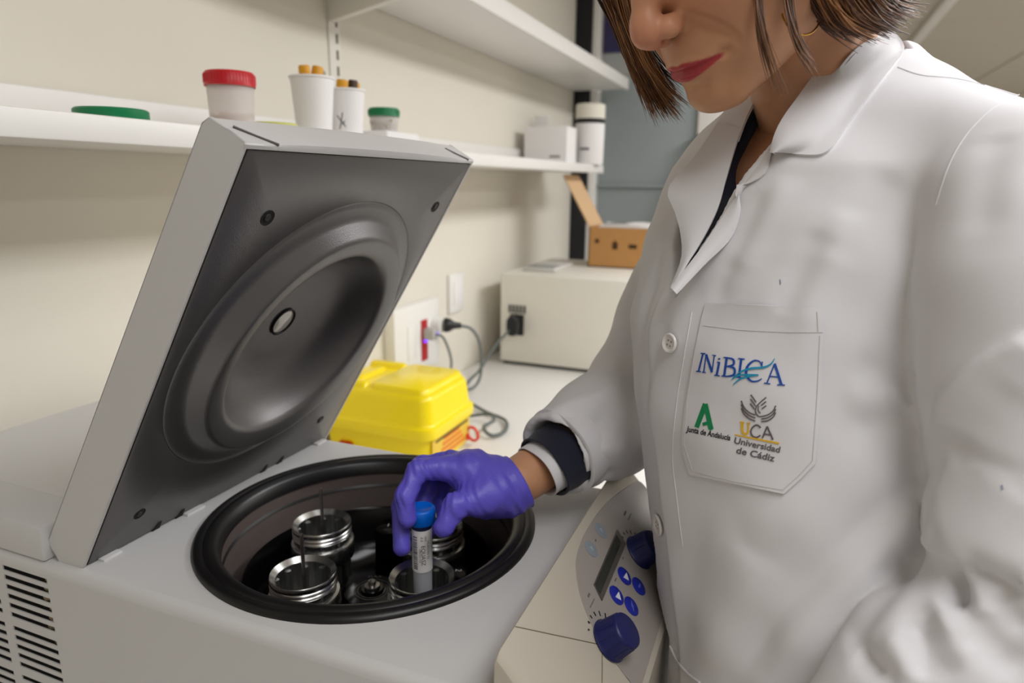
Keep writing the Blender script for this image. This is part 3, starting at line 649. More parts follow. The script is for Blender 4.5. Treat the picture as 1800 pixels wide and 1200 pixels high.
# ------------------------------------------------------------------ rotor, buckets, tube
BK = [(-0.4765, 0.5955), (-0.4285, 0.5015), (-0.3140, 0.5440), (-0.352, 0.640)]
BZT = -0.390
rc = np.array([(BK[0][0]+BK[2][0])/2+0.002, (BK[0][1]+BK[2][1])/2+0.004, 0]); 
rc = np.array([-0.393, 0.5705, 0.0])
rt = thing('rotor', 'glossy black rotor with four bucket places inside the centrifuge bowl', 'rotor', (rc[0], rc[1], -0.50))
zf = -0.478
prof = [(0, zf), (0.03, zf), (0.06, zf-0.006), (0.110, zf+0.0), (0.127, zf+0.030), (0.1315, zf+0.066), (0.1335, zf+0.069), (0.1355, zf+0.066), (0.130, zf+0.024), (0.112, zf-0.008), (0.06, zf-0.016), (0, zf-0.016)]
obj('wind_pan', G().lathe(prof, (rc[0], rc[1], 0), n=96), GLOSSK, rt, ang=60)
hub = obj('hub', G().lathe([(0, 0.026), (0.012, 0.026), (0.013, 0.023), (0.03, 0.022), (0.032, 0.019), (0.034, 0.004), (0.038, 0), (0.038, -0.012)], (rc[0], rc[1], zf+0.012), n=64), GLOSSK, rt)
obj('hub_screw', G().lathe([(0, 0.009), (0.003, 0.009), (0.0042, 0.008), (0.0042, 0.0035), (0.0085, 0.003), (0.009, 0.001), (0.009, 0), (0, 0)], (rc[0], rc[1], zf+0.0382), n=28), STEEL, hub)
g = G()
for r_ in (0.0155, 0.019): g.lathe([(r_, 0), (r_+0.0006, 0), (r_+0.0006, 0.0003), (r_, 0.0003)], (rc[0], rc[1], zf+0.0352), n=60)
obj('engraved_rings', g, GREYINK, hub)
def ring_text(txt, R_, a0, z, size, m, par, name, step):
    for i, ch in enumerate(txt):
        if ch == ' ': continue
        a = a0-step*i; V, F = text_geo(ch, size)
        ca, sa = math.cos(a), math.sin(a); g = G()
        g.add([(rc[0]+R_*ca+v[0]*sa+v[1]*ca, rc[1]+R_*sa-v[0]*ca+v[1]*sa, z) for v in V], F)
        if len(V): obj(name, g, m, par, recalc=False)
ring_text('MAX SPEED', 0.0265, math.radians(128), zf+0.0348, 0.0065, GREYINK, hub, 'hub_letter', 0.21)
ring_text('MADE', 0.0265, math.radians(15), zf+0.0348, 0.0065, GREYINK, hub, 'hub_letter', 0.21)
for b, num in ((203, '4'), (292, '3'), (20, '2'), (111, '1')):      # arms between the bucket places, numbered on top
    b = math.radians(b); q = rc[:2]+np.array([math.cos(b), math.sin(b)])*0.092; q2 = rc[:2]+np.array([math.cos(b), math.sin(b)])*0.096
    ob = obj('arm', G().lathe([(0, 0.062), (0.010, 0.062), (0.014, 0.060), (0.0155, 0.054), (0.017, 0), (0, 0)], (q[0], q[1], zf), n=28), GLOSSK, rt)
    V, F = text_geo(num, 0.010)
    obj('arm_number', G().add([(q2[0]+v[0]*math.sin(b)+v[1]*math.cos(b), q2[1]-v[0]*math.cos(b)+v[1]*math.sin(b), zf+0.0622) for v in V], F), WH, ob, recalc=False)
def bucket(k, label):
    x, y = BK[k]; b = thing('rotor_bucket', label, 'bucket', (x, y, BZT-0.085), group='aluminium buckets in the rotor')
    R_ = 0.0335
    prof = [(0, -0.083), (0.024, -0.083), (0.0275, -0.078), (0.0285, -0.045), (0.0295, -0.043), (0.0355, -0.042), (0.0365, -0.040), (0.0365, -0.024), (0.0355, -0.0225), (0.0325, -0.0215), (0.0318, -0.018), (0.0322, -0.0155), (R_, -0.0145), (R_+0.0005, -0.0135), (R_, -0.0122), (R_-0.0012, -0.011), (R_, -0.0098), (R_+0.0005, -0.0088), (R_, -0.0074), (R_-0.0012, -0.0064), (R_, -0.0054), (R_+0.0004, -0.003), (R_-0.0002, -0.0008), (R_-0.0008, 0.0), (R_-0.0060, -0.0048), (R_-0.0062, -0.0065), (0.0290, -0.008), (0.0283, -0.07), (0.0, -0.072)]
    bd_ = obj('cup', G().lathe(prof, (x, y, BZT), n=64), ALU, b, ang=35)
    g = G()                      # inner guide ribs, cast into the wall
    for i in range(10):
        a = 2*math.pi*i/10+0.3; g.tube([(x+0.0292*math.cos(a), y+0.0292*math.sin(a), BZT-0.011), (x+0.0292*math.cos(a), y+0.0292*math.sin(a), BZT-0.068)], 0.0032, 8, 1)
    obj('guide_ribs', g, ALUD, bd_)
    if k in (0, 1):
        obj('pin', G().lathe([(0, -0.071), (0.0019, -0.071), (0.0019, 0.0405), (0.0014, 0.0425), (0, 0.043)], (x+0.0005, y+0.0005, BZT), n=16), STEEL, b)
    return b
bucket(0, 'aluminium bucket with a pin at the back left of the rotor')
bucket(1, 'aluminium bucket with a pin, nearest the lid hinge side at the front left')
bucket(2, 'aluminium bucket that the blue capped tube stands in')
bucket(3, 'aluminium bucket half hidden behind the gloved hand')
# the sample tube
TX, TY = BK[2][0]-0.0005, BK[2][1]+0.002
tb = thing('sample_tube', 'clear sample tube with blue cap and printed white label in a gloved hand', 'tube', (TX, TY, BZT-0.03))
tz = BZT-0.026
TCAP = tz+0.086
obj('tube_body', G().lathe([(0, 0.0), (0.0065, 0.0006), (0.0092, 0.004), (0.0096, 0.008), (0.0098, 0.086), (0.0088, 0.086), (0.0086, 0.008), (0.005, 0.0025), (0, 0.002)], (TX, TY, tz), n=40), mat('tube_plastic', (226, 228, 234), 0.25, trans=0.55, ior=1.2), tb)
obj('tube_fill', G().lathe([(0, 0.003), (0.008, 0.0075), (0.0084, 0.026), (0, 0.026)], (TX, TY, tz), n=32), mat('tube_liquid', (196, 196, 204), 0.4, trans=0.3), tb)
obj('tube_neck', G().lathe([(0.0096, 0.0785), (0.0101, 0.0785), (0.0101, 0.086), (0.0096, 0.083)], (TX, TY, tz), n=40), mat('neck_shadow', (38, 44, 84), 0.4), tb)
capm = mat('blue_cap', (6, 104, 214), 0.32)
cp = obj('cap', G().lathe([(0, 0.0135), (0.0098, 0.0135), (0.0112, 0.0148), (0.0126, 0.0148), (0.0138, 0.0134), (0.0142, 0.010), (0.0139, 0.0), (0.013, -0.0015), (0, -0.0015)], (TX, TY, TCAP-0.0006), n=48), capm, tb, ang=50)
# label: wrapped paper with bars and print on the side towards the lens
lr = 0.01005; z0, z1 = tz+0.0330, tz+0.0785
lb = obj('label', G().lathe([(lr, z0-tz), (lr+0.00012, z0-tz), (lr+0.00012, z1-tz), (lr, z1-tz)], (TX, TY, tz), n=48), PAPER, tb)
a_view = math.atan2(-TY, -TX)
def on_tube(V, F, r_=lr+0.0003): # V: (s along the arc, height)
    return G().add([(TX+r_*math.cos(a_view+s/r_), TY+r_*math.sin(a_view+s/r_), h) for s, h in V], F)
g = G(); rnd = random.Random(5); zz = z0+0.0035
while zz < z1-0.006:
    w = rnd.choice((0.0004, 0.0006, 0.001)); V = [(-0.0100+0.0050*i/3, zz+q*w) for i in range(4) for q in (0, 1)]
    q = on_tube(V, [(2*i, 2*i+2, 2*i+3, 2*i+1) for i in range(3)]); g.add(q.v, q.f); zz += w+rnd.choice((0.0005, 0.0007, 0.0011))
obj('barcode', g, INK, lb, recalc=False)
def tube_text(txt, s, size, zc, m):
    V, F = text_geo(txt, size, align='CENTER')
    q = on_tube([(s+v[1], zc-v[0]) for v in V], F); obj('label_text', q, m, lb, recalc=False)
tube_text('EQUASZ', 0.0010, 0.0058, z0+0.019, INK)
tube_text('6350101-118', -0.0022, 0.0028, z0+0.019, GREYINK)
tube_text('A 0', -0.0004, 0.0034, z0+0.037, INK)
tube_text('MUESTRA 02', 0.0062, 0.0036, z0+0.024, GREYINK)
tube_text('NHC', 0.0036, 0.0028, z0+0.037, GREYINK)
# ================================================================== organic surfaces: distance fields on a voxel grid
import openvdb
def smin(a, b, k):
    h = np.clip(0.5+0.5*(b-a)/k, 0, 1); return b*(1-h)+a*h-k*h*(1-h)
def smax(a, b, k): return -smin(-a, -b, k)
class Field:
    def __init__(s, lo, hi, h):
        s.lo = np.array(lo, np.float32); s.h = h
        n = np.ceil((np.array(hi)-lo)/h).astype(int)+1
        ax = [np.float32(lo[i])+np.float32(h)*np.arange(n[i], dtype=np.float32) for i in range(3)]
        s.X, s.Y, s.Z = ax[0][:, None, None], ax[1][None, :, None], ax[2][None, None, :]
        s.d = np.full(n, 1.0, np.float32)
    def ell(s, c, r, R=None):
        x, y, z = s.X-c[0], s.Y-c[1], s.Z-c[2]
        if R is not None:
            R = np.array(R); x, y, z = (x*R[0, i]+y*R[1, i]+z*R[2, i] for i in range(3))
        k0 = np.sqrt((x/r[0])**2+(y/r[1])**2+(z/r[2])**2); k1 = np.sqrt((x/r[0]**2)**2+(y/r[1]**2)**2+(z/r[2]**2)**2)+1e-9
        return (k0*(k0-1)/k1).astype(np.float32)
    def cone(s, a, b, r1, r2=None):
        r2 = r1 if r2 is None else r2
        a = np.array(a, float); b = np.array(b, float); ab = b-a; L2 = ab@ab+1e-12
        x, y, z = s.X-a[0], s.Y-a[1], s.Z-a[2]
        t = np.clip((x*ab[0]+y*ab[1]+z*ab[2])/L2, 0, 1)
        return (np.sqrt((x-t*ab[0])**2+(y-t*ab[1])**2+(z-t*ab[2])**2)-(r1+(r2-r1)*t)).astype(np.float32)
    def chain(s, P, r, k=0.004):
        d = None
        for i in range(len(P)-1):
            q = s.cone(P[i], P[i+1], r[i], r[i+1]); d = q if d is None else smin(d, q, k)
        return d
    def add(s, d, k=0.004): s.d = smin(s.d, d, k)
    def cut(s, d, k=0.003): s.d = smax(s.d, -d, k)
    def front(s, x, z, yfrom=0.13):
        """y of the foremost surface at (x, z)"""
        i = int(round((x-s.lo[0])/s.h)); k = int(round((z-s.lo[2])/s.h)); col = s.d[i, :, k]; ins = np.nonzero(col < 0)[0]
        j = ins[-1]; return float(s.lo[1]+s.h*(j+col[j]/(col[j]-col[min(j+1, len(col)-1)])))
    def mesh(s, relax=2):
        g = openvdb.FloatGrid(0.5); g.copyFromArray(s.d); P, Q = g.convertToQuads(0.0)
        P = np.array(P, float)*s.h+s.lo; Q = np.array(Q, int)
        return relaxed(P, Q, relax), Q
def relaxed(P, Q, n, lam=0.5):
    E = np.concatenate([Q[:, [0, 1]], Q[:, [1, 2]], Q[:, [2, 3]], Q[:, [3, 0]]]); E = np.concatenate([E, E[:, ::-1]])
    cnt = np.bincount(E[:, 0], minlength=len(P))[:, None]+1e-9
    for _ in range(n):
        A = np.stack([np.bincount(E[:, 0], weights=P[E[:, 1], i], minlength=len(P)) for i in range(3)], 1)/cnt
        P = P+lam*(A-P)
    return P
def vnormals(P, Q):
    n = np.cross(P[Q[:, 2]]-P[Q[:, 0]], P[Q[:, 3]]-P[Q[:, 1]])
    N = np.stack([sum(np.bincount(Q[:, k], weights=n[:, i], minlength=len(P)) for k in range(4)) for i in range(3)], 1)
    return N/(np.linalg.norm(N, axis=1, keepdims=True)+1e-12)
def seg_dist(P, A):
    """distance of points to a polyline, and the parameter 0..1 along it"""
    A = [np.array(a, float) for a in A]; best = np.full(len(P), 9.0); tt = np.zeros(len(P)); n = len(A)-1
    for i in range(n):
        ab = A[i+1]-A[i]; t = np.clip(((P-A[i])@ab)/(ab@ab+1e-12), 0, 1); d = np.linalg.norm(P-A[i]-t[:, None]*ab, axis=1)
        m_ = d < best; best[m_] = d[m_]; tt[m_] = (i+t[m_])/n
    return best, tt
def spline(P, k=6): return [list(p) for p in smooth(P, k)]
def quad_obj(name, P, Q, m, parent, ang=180, attr=None):
    g = G(); g.v = [tuple(p) for p in P]; g.f = [tuple(int(i) for i in q) for q in Q]
    o = obj(name, g, m, parent, ang=ang)
    if attr:
        for k, v in attr.items():
            a = o.data.attributes.new(k, 'FLOAT', 'POINT'); a.data.foreach_set('value', np.asarray(v, np.float32))
    return o

def skin_mat():
    M = mat('skin', (206, 152, 122), 0.46, sss=0.10, sssr=(0.006,), bump=0.10, bscale=900)
    nt = M.node_tree; b = nt.nodes['Principled BSDF']
    def mixin(src, fac_attr, col, strength=1.0):
        a = nt.nodes.new('ShaderNodeAttribute'); a.attribute_name = fac_attr
        mx = nt.nodes.new('ShaderNodeMix'); mx.data_type = 'RGBA'; mx.inputs['B'].default_value = lin(col)+(1,)
        if isinstance(src, tuple): mx.inputs['A'].default_value = src
        else: nt.links.new(src, mx.inputs['A'])
        mul = nt.nodes.new('ShaderNodeMath'); mul.operation = 'MULTIPLY'; mul.inputs[1].default_value = strength
        nt.links.new(a.outputs['Fac'], mul.inputs[0]); nt.links.new(mul.outputs[0], mx.inputs['Factor']); return mx.outputs['Result']
    n = nt.nodes.new('ShaderNodeTexNoise'); n.inputs['Scale'].default_value = 55; n.inputs['Detail'].default_value = 6
    tc = nt.nodes.new('ShaderNodeTexCoord'); nt.links.new(tc.outputs['Object'], n.inputs['Vector'])
    mx = nt.nodes.new('ShaderNodeMix'); mx.data_type = 'RGBA'; mx.inputs['A'].default_value = lin((192, 138, 102))+(1,); mx.inputs['B'].default_value = lin((208, 156, 120))+(1,)
    nt.links.new(n.outputs['Fac'], mx.inputs['Factor'])
    c = mixin(mx.outputs['Result'], 'flush', (204, 122, 100), 0.75); c = mixin(c, 'lip', (168, 40, 54), 0.95)
    nt.links.new(c, b.inputs['Base Color'])
    return M
SKIN = skin_mat()

# ------------------------------------------------------------------ the woman
woman = thing('person', 'woman in white lab coat and violet glove lowering a tube into the centrifuge', 'person', (0.05, 0.68, FZ))
def headframe(az, p, ro):
    F = np.array([-math.cos(az)*math.cos(p), -math.sin(az)*math.cos(p), -math.sin(p)]); L = np.cross([0, 0, 1.], F); L /= np.linalg.norm(L); U = np.cross(F, L)
    return np.stack([math.cos(ro)*L+math.sin(ro)*U, F, -math.sin(ro)*L+math.cos(ro)*U], 1)
HM = headframe(*[math.radians(a) for a in (47, 36.0, 2.0)]); HC = at(1122, 80, 0.497)-HM @ np.array([0, 0.119, -0.0235])
def hw(p): return HM @ np.array(p, float)+HC              # head frame (left, forward, up) -> rel
NB = np.array([0.028, 0.702, 0.03])                       # root of the neck, rel
nb_l = HM.T @ (NB-HC)                                      # the same in the head frame

f = Field((-0.098, -0.135, -0.175), (0.098, 0.135, 0.13), 0.0014)
B = f.ell((0, -0.018, 0.035), (0.074, 0.092, 0.086)); f.d = B                      # cranium
f.add(f.ell((0, 0.030, -0.010), (0.062, 0.058, 0.068)), 0.03)                      # face mass
f.add(f.ell((0, 0.050, 0.040), (0.056, 0.040, 0.034)), 0.03)                       # brow
for s in (-1, 1):
    f.add(f.cone((s*0.050, 0.006, -0.060), (s*0.017, 0.072, -0.089), 0.015, 0.0125), 0.028)      # jaw
    f.add(f.ell((s*0.038, 0.058, -0.024), (0.022, 0.021, 0.020)), 0.022)            # cheek, lifted by the smile
    f.add(f.ell((s*0.036, 0.054, -0.056), (0.017, 0.021, 0.020)), 0.02)             # lower cheek
    f.add(f.ell((s*0.056, 0.010, -0.03), (0.016, 0.035, 0.036)), 0.03)
f.add(f.ell((0, 0.040, -0.068), (0.038, 0.038, 0.026)), 0.025)
f.add(f.ell((0, 0.0785, -0.0885), (0.0165, 0.0125, 0.0115)), 0.016)                # chin
f.add(f.ell((0, 0.074, -0.053), (0.029, 0.0215, 0.023)), 0.015)                     # muzzle
# nose
f.add(f.chain([(0, 0.083, 0.018), (0, 0.094, 0.002), (0, 0.104, -0.011)], [0.0075, 0.0085, 0.0100], 0.01), 0.010)
f.add(f.ell((0, 0.1075, -0.0205), (0.0125, 0.0120, 0.0115)), 0.009)
for s in (-1, 1): f.add(f.ell((s*0.0130, 0.0965, -0.0245), (0.0072, 0.0105, 0.0082)), 0.005)
f.add(f.cone((0, 0.099, -0.0325), (0, 0.105, -0.029), 0.005, 0.005), 0.006)
for s in (-1, 1):
    f.cut(f.cone((s*0.0072, 0.1005, -0.0335), (s*0.0062, 0.1030, -0.0255), 0.0030, 0.0022), 0.0025)          # nostrils
    f.cut(f.chain([(s*0.0185, 0.0945, -0.0155), (s*0.0215, 0.0940, -0.0225), (s*0.0215, 0.0895, -0.030), (s*0.019, 0.0905, -0.0335)], [0.0006, 0.0013, 0.0015, 0.001]), 0.005)
    fold = spline([(s*0.0215, -0.026), (s*0.029, -0.0325), (s*0.0365, -0.0405), (s*0.0415, -0.050), (s*0.0425, -0.058)], 4)
    f.cut(f.chain([(x, f.front(x, z)+0.0002, z) for x, z in fold], np.interp(np.linspace(0, 1, len(fold)), [0, .3, 1], [0.0019, 0.0019, 0.0005])), 0.006)   # smile fold
    # eye socket, ball, lids
    f.cut(f.ell((s*0.031, 0.090, 0.010), (0.0165, 0.013, 0.0095)), 0.012)
    f.add(f.ell((s*0.031, 0.0655, 0.009), (0.0122, 0.0125, 0.0118)), 0.002)
    f.add(f.chain([(s*0.019, 0.0765, 0.007), (s*0.031, 0.0795, 0.0105), (s*0.044, 0.0715, 0.0075)], [0.0022, 0.0026, 0.0018]), 0.004)
    f.add(f.chain([(s*0.017, 0.081, 0.024), (s*0.032, 0.083, 0.029), (s*0.047, 0.073, 0.026)], [0.004, 0.0045, 0.003]), 0.012)
    # ear
    f.add(f.ell((s*0.0735, -0.012, 0.0), (0.006, 0.016, 0.027), None), 0.006)
    f.add(f.ell((s*0.0725, -0.004, -0.027), (0.005, 0.008, 0.009)), 0.005)
    f.cut(f.ell((s*0.080, -0.010, 0.002), (0.004, 0.009, 0.016)), 0.004)
# philtrum and lips, closed, corners drawn up; every point is set to the depth of the muzzle there
f.cut(f.cone((0, 0.1025, -0.038), (0, 0.1010, -0.047), 0.0010, 0.0014), 0.004)
def on_face(P, sink): return [(x, f.front(x, z)-sink, z) for x, z in P]
ULx = spline([(-0.0315, -0.0590), (-0.019, -0.0570), (-0.007, -0.0552), (0, -0.0562), (0.007, -0.0552), (0.019, -0.0570), (0.0315, -0.0590)], 3)
LLx = spline([(-0.0310, -0.0605), (-0.016, -0.0630), (0, -0.0650), (0.016, -0.0630), (0.0310, -0.0605)], 4)
MLx = spline([(-0.0345, -0.0592), (-0.017, -0.0603), (0, -0.0602), (0.017, -0.0603), (0.0345, -0.0592)], 5)
UL = on_face(ULx, 0.0012); LLP = on_face(LLx, 0.0012)
ru = np.interp(np.linspace(0, 1, len(UL)), np.linspace(0, 1, 7), [0.0006, 0.0026, 0.0036, 0.0033, 0.0036, 0.0026, 0.0006])
rl = np.interp(np.linspace(0, 1, len(LLP)), np.linspace(0, 1, 5), [0.0006, 0.0036, 0.0048, 0.0036, 0.0006])
f.add(f.chain(UL, ru, 0.001), 0.0035)
f.add(f.chain(LLP, rl, 0.001), 0.0035)
ML = on_face(MLx, -0.0004)
f.cut(f.chain(ML, [0.0014]*len(ML)), 0.0012)
for s in (-1, 1): f.cut(f.ell((s*0.0345, f.front(s*0.0345, -0.0592)+0.001, -0.0592), (0.0025, 0.0030, 0.0022)), 0.006)
f.cut(f.ell((0, 0.0970, -0.0750), (0.014, 0.0050, 0.0035)), 0.008)                 # under the lower lip
# neck, with the strap muscle that shows on the near side
nk = np.array([0, -0.030, -0.055])
f.add(f.cone(nk, nk+(nb_l-nk)*1.0, 0.050, 0.054), 0.018)
f.add(f.ell((0, 0.022, -0.074), (0.036, 0.040, 0.016)), 0.02)
f.add(f.chain([(0.055, -0.03, -0.05), nk*0.4+nb_l*0.6+np.array([0.036, 0.03, 0.0]), nb_l+np.array([0.012, 0.05, 0.0])], [0.013, 0.012, 0.010], 0.01), 0.014)
BROWS = [on_face(spline([(s*0.016, 0.0255), (s*0.031, 0.0305), (s*0.048, 0.0265)], 4), -0.0002) for s in (-1, 1)]
LASH = [on_face(spline([(s*0.020, 0.0045), (s*0.031, 0.0015), (s*0.043, 0.0045)], 4), -0.0003) for s in (-1, 1)]
P, Q = f.mesh(2)
Pw = P @ HM.T+HC
# masks for lips and warmth of the cheeks and nose
ax_l = np.abs(P[:, 0])
def lipcurve(C, r_, sgn):
    C = np.array(C); h_ = len(C)//2; return np.interp(ax_l, C[h_:, 0], C[h_:, 1]+sgn*np.array(r_)[h_:]*0.68)
topz = lipcurve(ULx, ru, 1); botz = lipcurve(LLx, rl, -1)
sst = lambda v: np.clip(v/0.0012+0.5, 0, 1)
lip = sst(topz-P[:, 2])*sst(P[:, 2]-botz)*np.clip((0.0315-ax_l)/0.002, 0, 1)*(P[:, 1] > 0.066)
flush = np.clip(np.exp(-((np.linalg.norm(P-np.array([0, 0.112, -0.024]), axis=1))/0.02)**2)*0.7+sum(np.exp(-((np.linalg.norm(P-np.array([s*0.04, 0.07, -0.022]), axis=1))/0.022)**2) for s in (-1, 1))*0.45, 0, 1)
head_P, head_Q = Pw, Q
# ------------------------------------------------------------------ body under the clothes
def wpt(x, y, d): return at(x, y, d)
PHI = math.radians(41)
TF = np.array([-math.cos(PHI), -math.sin(PHI), 0.0]); TL_ = np.array([math.sin(PHI), -math.cos(PHI), 0.0])
SEC = np.array([   # z, cx, cy, half width, half depth
 (-0.95, 0.092, 0.600, 0.205, 0.150), (-0.70, 0.084, 0.602, 0.192, 0.140), (-0.45, 0.064, 0.612, 0.175, 0.134), (-0.30, 0.038, 0.640, 0.168, 0.135),
 (-0.20, 0.018, 0.664, 0.170, 0.139), (-0.13, 0.006, 0.680, 0.172, 0.136), (-0.05, 0.006, 0.690, 0.170, 0.124), (0.015, 0.012, 0.698, 0.163, 0.106),
 (0.055, 0.020, 0.704, 0.135, 0.086), (0.085, 0.028, 0.708, 0.098, 0.071), (0.105, 0.032, 0.710, 0.072, 0.060), (0.125, 0.034, 0.712, 0.05, 0.045)])
def sec(z): return [np.interp(z, SEC[:, 0], SEC[:, i]) for i in range(1, 5)]
def torso_field(f, grow=0.0):
    cx, cy, a, b = [q.astype(np.float32) for q in sec(f.Z)]
    a = a+grow; b = b+grow
    x, y = f.X-cx, f.Y-cy
    u = x*np.float32(TL_[0])+y*np.float32(TL_[1]); v = x*np.float32(TF[0])+y*np.float32(TF[1])
    k = np.sqrt((u/a)**2+(v/b)**2)+1e-6
    k1 = np.sqrt((u/a**2)**2+(v/b**2)**2)+1e-6
    d = k*(k-1)/k1
    d = np.maximum(d, f.Z-np.float32(0.118+grow)); d = np.maximum(d, np.float32(-0.93)-f.Z)
    return d.astype(np.float32), u, v
def chest(l, z, off=0.0):
    """point on the front of the torso: l to her left of the buttons, height z"""
    cx, cy, a, b = sec(z); t = math.sqrt(max(0.02, 1-(l/a)**2)); p = np.array([cx, cy, z])+TF*b*t+TL_*l
    n = TF*(t/b)+TL_*(l/a**2); n /= np.linalg.norm(n); return p+n*off
LSH, LMID, LEL, LWR = np.array([0.138, 0.552, -0.006]), wpt(1815, 640, 0.437), wpt(1822, 1030, 0.430), wpt(1490, 1345, 0.455)
RSH, REL, RWR = np.array([-0.070, 0.795, -0.040]), wpt(1135, 700, 0.84), wpt(900, 852, 0.705)
CUFF = wpt(976, 798, 0.726)
f = Field((-0.36, 0.36, -0.95), (0.30, 0.95, 0.16), 0.006)
d, _, _ = torso_field(f, -0.03); f.d = d
f.add(f.chain([LSH, LEL, LWR], [0.040, 0.033, 0.026], 0.02), 0.02)
f.add(f.chain([RSH, REL, RWR], [0.042, 0.035, 0.0248], 0.02), 0.03)
f.add(f.cone(NB, NB+np.array([0.0, 0.01, -0.06]), 0.052, 0.07), 0.03)
# her left hand, below the frame, resting at the bench edge
hd = np.array([0.10, -0.10, -1.0]); hd /= np.linalg.norm(hd); sd = np.array([0.35, -0.6, -0.1]); sd -= hd*(sd@hd); sd /= np.linalg.norm(sd)
f.add(f.ell(LWR+hd*0.055, (0.045, 0.04, 0.024)), 0.015)
for k in range(4):
    o = LWR+hd*0.085+sd*(k-1.5)*0.019; L_ = (0.07, 0.078, 0.073, 0.058)[k]
    f.add(f.chain([o, o+hd*L_*0.5+np.array([0, 0, -0.004]), o+hd*L_*0.8+np.array([0, 0, -0.025])], [0.010, 0.009, 0.0075]), 0.004)
f.add(f.chain([LWR+hd*0.02-sd*0.03, LWR+hd*0.06-sd*0.052, LWR+hd*0.085-sd*0.05+np.array([0, 0, -0.01])], [0.013, 0.011, 0.009]), 0.008)
bP, bQ = f.mesh(1)
body = quad_obj('body', np.concatenate([head_P, bP]), np.concatenate([head_Q, bQ+len(head_P)]), SKIN, woman, attr={'lip': np.concatenate([lip, np.zeros(len(bP))]), 'flush': np.concatenate([flush, np.zeros(len(bP))])})

# ------------------------------------------------------------------ lab coat
def cloth(name, rgb, bump=0.22, sc=1500, rough=0.85):
    M = mat(name, rgb, rough, sheen=0.15, var=0.012, vscale=20)
    nt = M.node_tree; b = nt.nodes['Principled BSDF']; tc = nt.nodes.new('ShaderNodeTexCoord')
    w = nt.nodes.new('ShaderNodeTexWave'); w.inputs['Scale'].default_value = sc*0.66; w.inputs['Distortion'].default_value = 1.5; w.bands_direction = 'DIAGONAL'
    n = nt.nodes.new('ShaderNodeTexNoise'); n.inputs['Scale'].default_value = sc; n.inputs['Detail'].default_value = 4
    ad = nt.nodes.new('ShaderNodeMath'); ad.operation = 'ADD'
    nt.links.new(tc.outputs['Object'], w.inputs['Vector']); nt.links.new(tc.outputs['Object'], n.inputs['Vector'])
    nt.links.new(w.outputs['Fac'], ad.inputs[0]); nt.links.new(n.outputs['Fac'], ad.inputs[1])
    bp = nt.nodes.new('ShaderNodeBump'); bp.inputs['Strength'].default_value = bump; bp.inputs['Distance'].default_value = 0.0006
    nt.links.new(ad.outputs[0], bp.inputs['Height']); nt.links.new(bp.outputs['Normal'], b.inputs['Normal'])
    return M
COAT = cloth('coat_cotton', (228, 226, 229)); NAVY = cloth('navy_knit', (20, 24, 44), 0.4, 900)
f = Field((-0.27, 0.36, -0.94), (0.29, 0.97, 0.15), 0.0034)
d, U_, V_ = torso_field(f, 0.0); f.d = d; tor = d
up_arm = f.chain([LSH, LSH*0.5+LMID*0.5+np.array([0.004, -0.006, 0]), LMID, LEL], [0.058, 0.063, 0.0625, 0.0585], 0.02)
f.add(f.chain([np.array([0.075, 0.64, 0.040]), LSH+np.array([-0.004, 0, 0.012])], [0.050, 0.046], 0.01), 0.025)
f.add(up_arm, 0.006)
f.add(f.chain([LEL+np.array([0, 0, -0.010]), (LEL+LWR)/2, LWR], [0.056, 0.053, 0.046], 0.02), 0.005)
f.add(f.chain([RSH, (RSH+REL)/2, REL], [0.068, 0.069, 0.073], 0.02), 0.02)
f.add(f.chain([REL, REL*0.5+CUFF*0.5+np.array([0, 0, -0.002]), CUFF], [0.068, 0.058, 0.046], 0.02), 0.02)
ax_ = (CUFF-REL)/np.linalg.norm(CUFF-REL)
# square off and hollow the right cuff
pl = (f.X-CUFF[0])*ax_[0]+(f.Y-CUFF[1])*ax_[1]+(f.Z-CUFF[2])*ax_[2]
near_cuff = np.sqrt((f.X-CUFF[0])**2+(f.Y-CUFF[1])**2+(f.Z-CUFF[2])**2)-0.10
f.cut(np.maximum(0.004-pl, near_cuff).astype(np.float32), 0.006)
f.cut(f.cone(CUFF-ax_*0.07, CUFF+ax_*0.05, 0.030, 0.043), 0.004)
# V opening over the shirt
w_ = np.clip(0.062*(f.Z+0.105)/0.19, -0.03, 0.062)
f.cut(np.maximum(np.maximum(np.abs(U_-0.004)-w_, -(tor+0.048)), 0.0-V_).astype(np.float32), 0.004)
# neck hole
f.cut(f.cone(NB+np.array([0, 0, 0.02]), HC+HM@(nk+np.array([0, 0, 0.02])), 0.060, 0.062), 0.006)
P, Q = f.mesh(3)
CP0, CQ0 = P.copy(), Q
def bvh_of(P, Q): return BVHTree.FromPolygons([tuple(p) for p in P], [tuple(map(int, q)) for q in Q])
bv = bvh_of(P, Q)
def hit(x, y, tree=None, default=0.55):
    r_ = ray(x, y); r_ = r_/np.linalg.norm(r_); h = (tree or bv).ray_cast(Vector((0, 0, 0)), Vector(r_))
    return np.array(h[0]) if h[0] is not None else at(x, y, default)
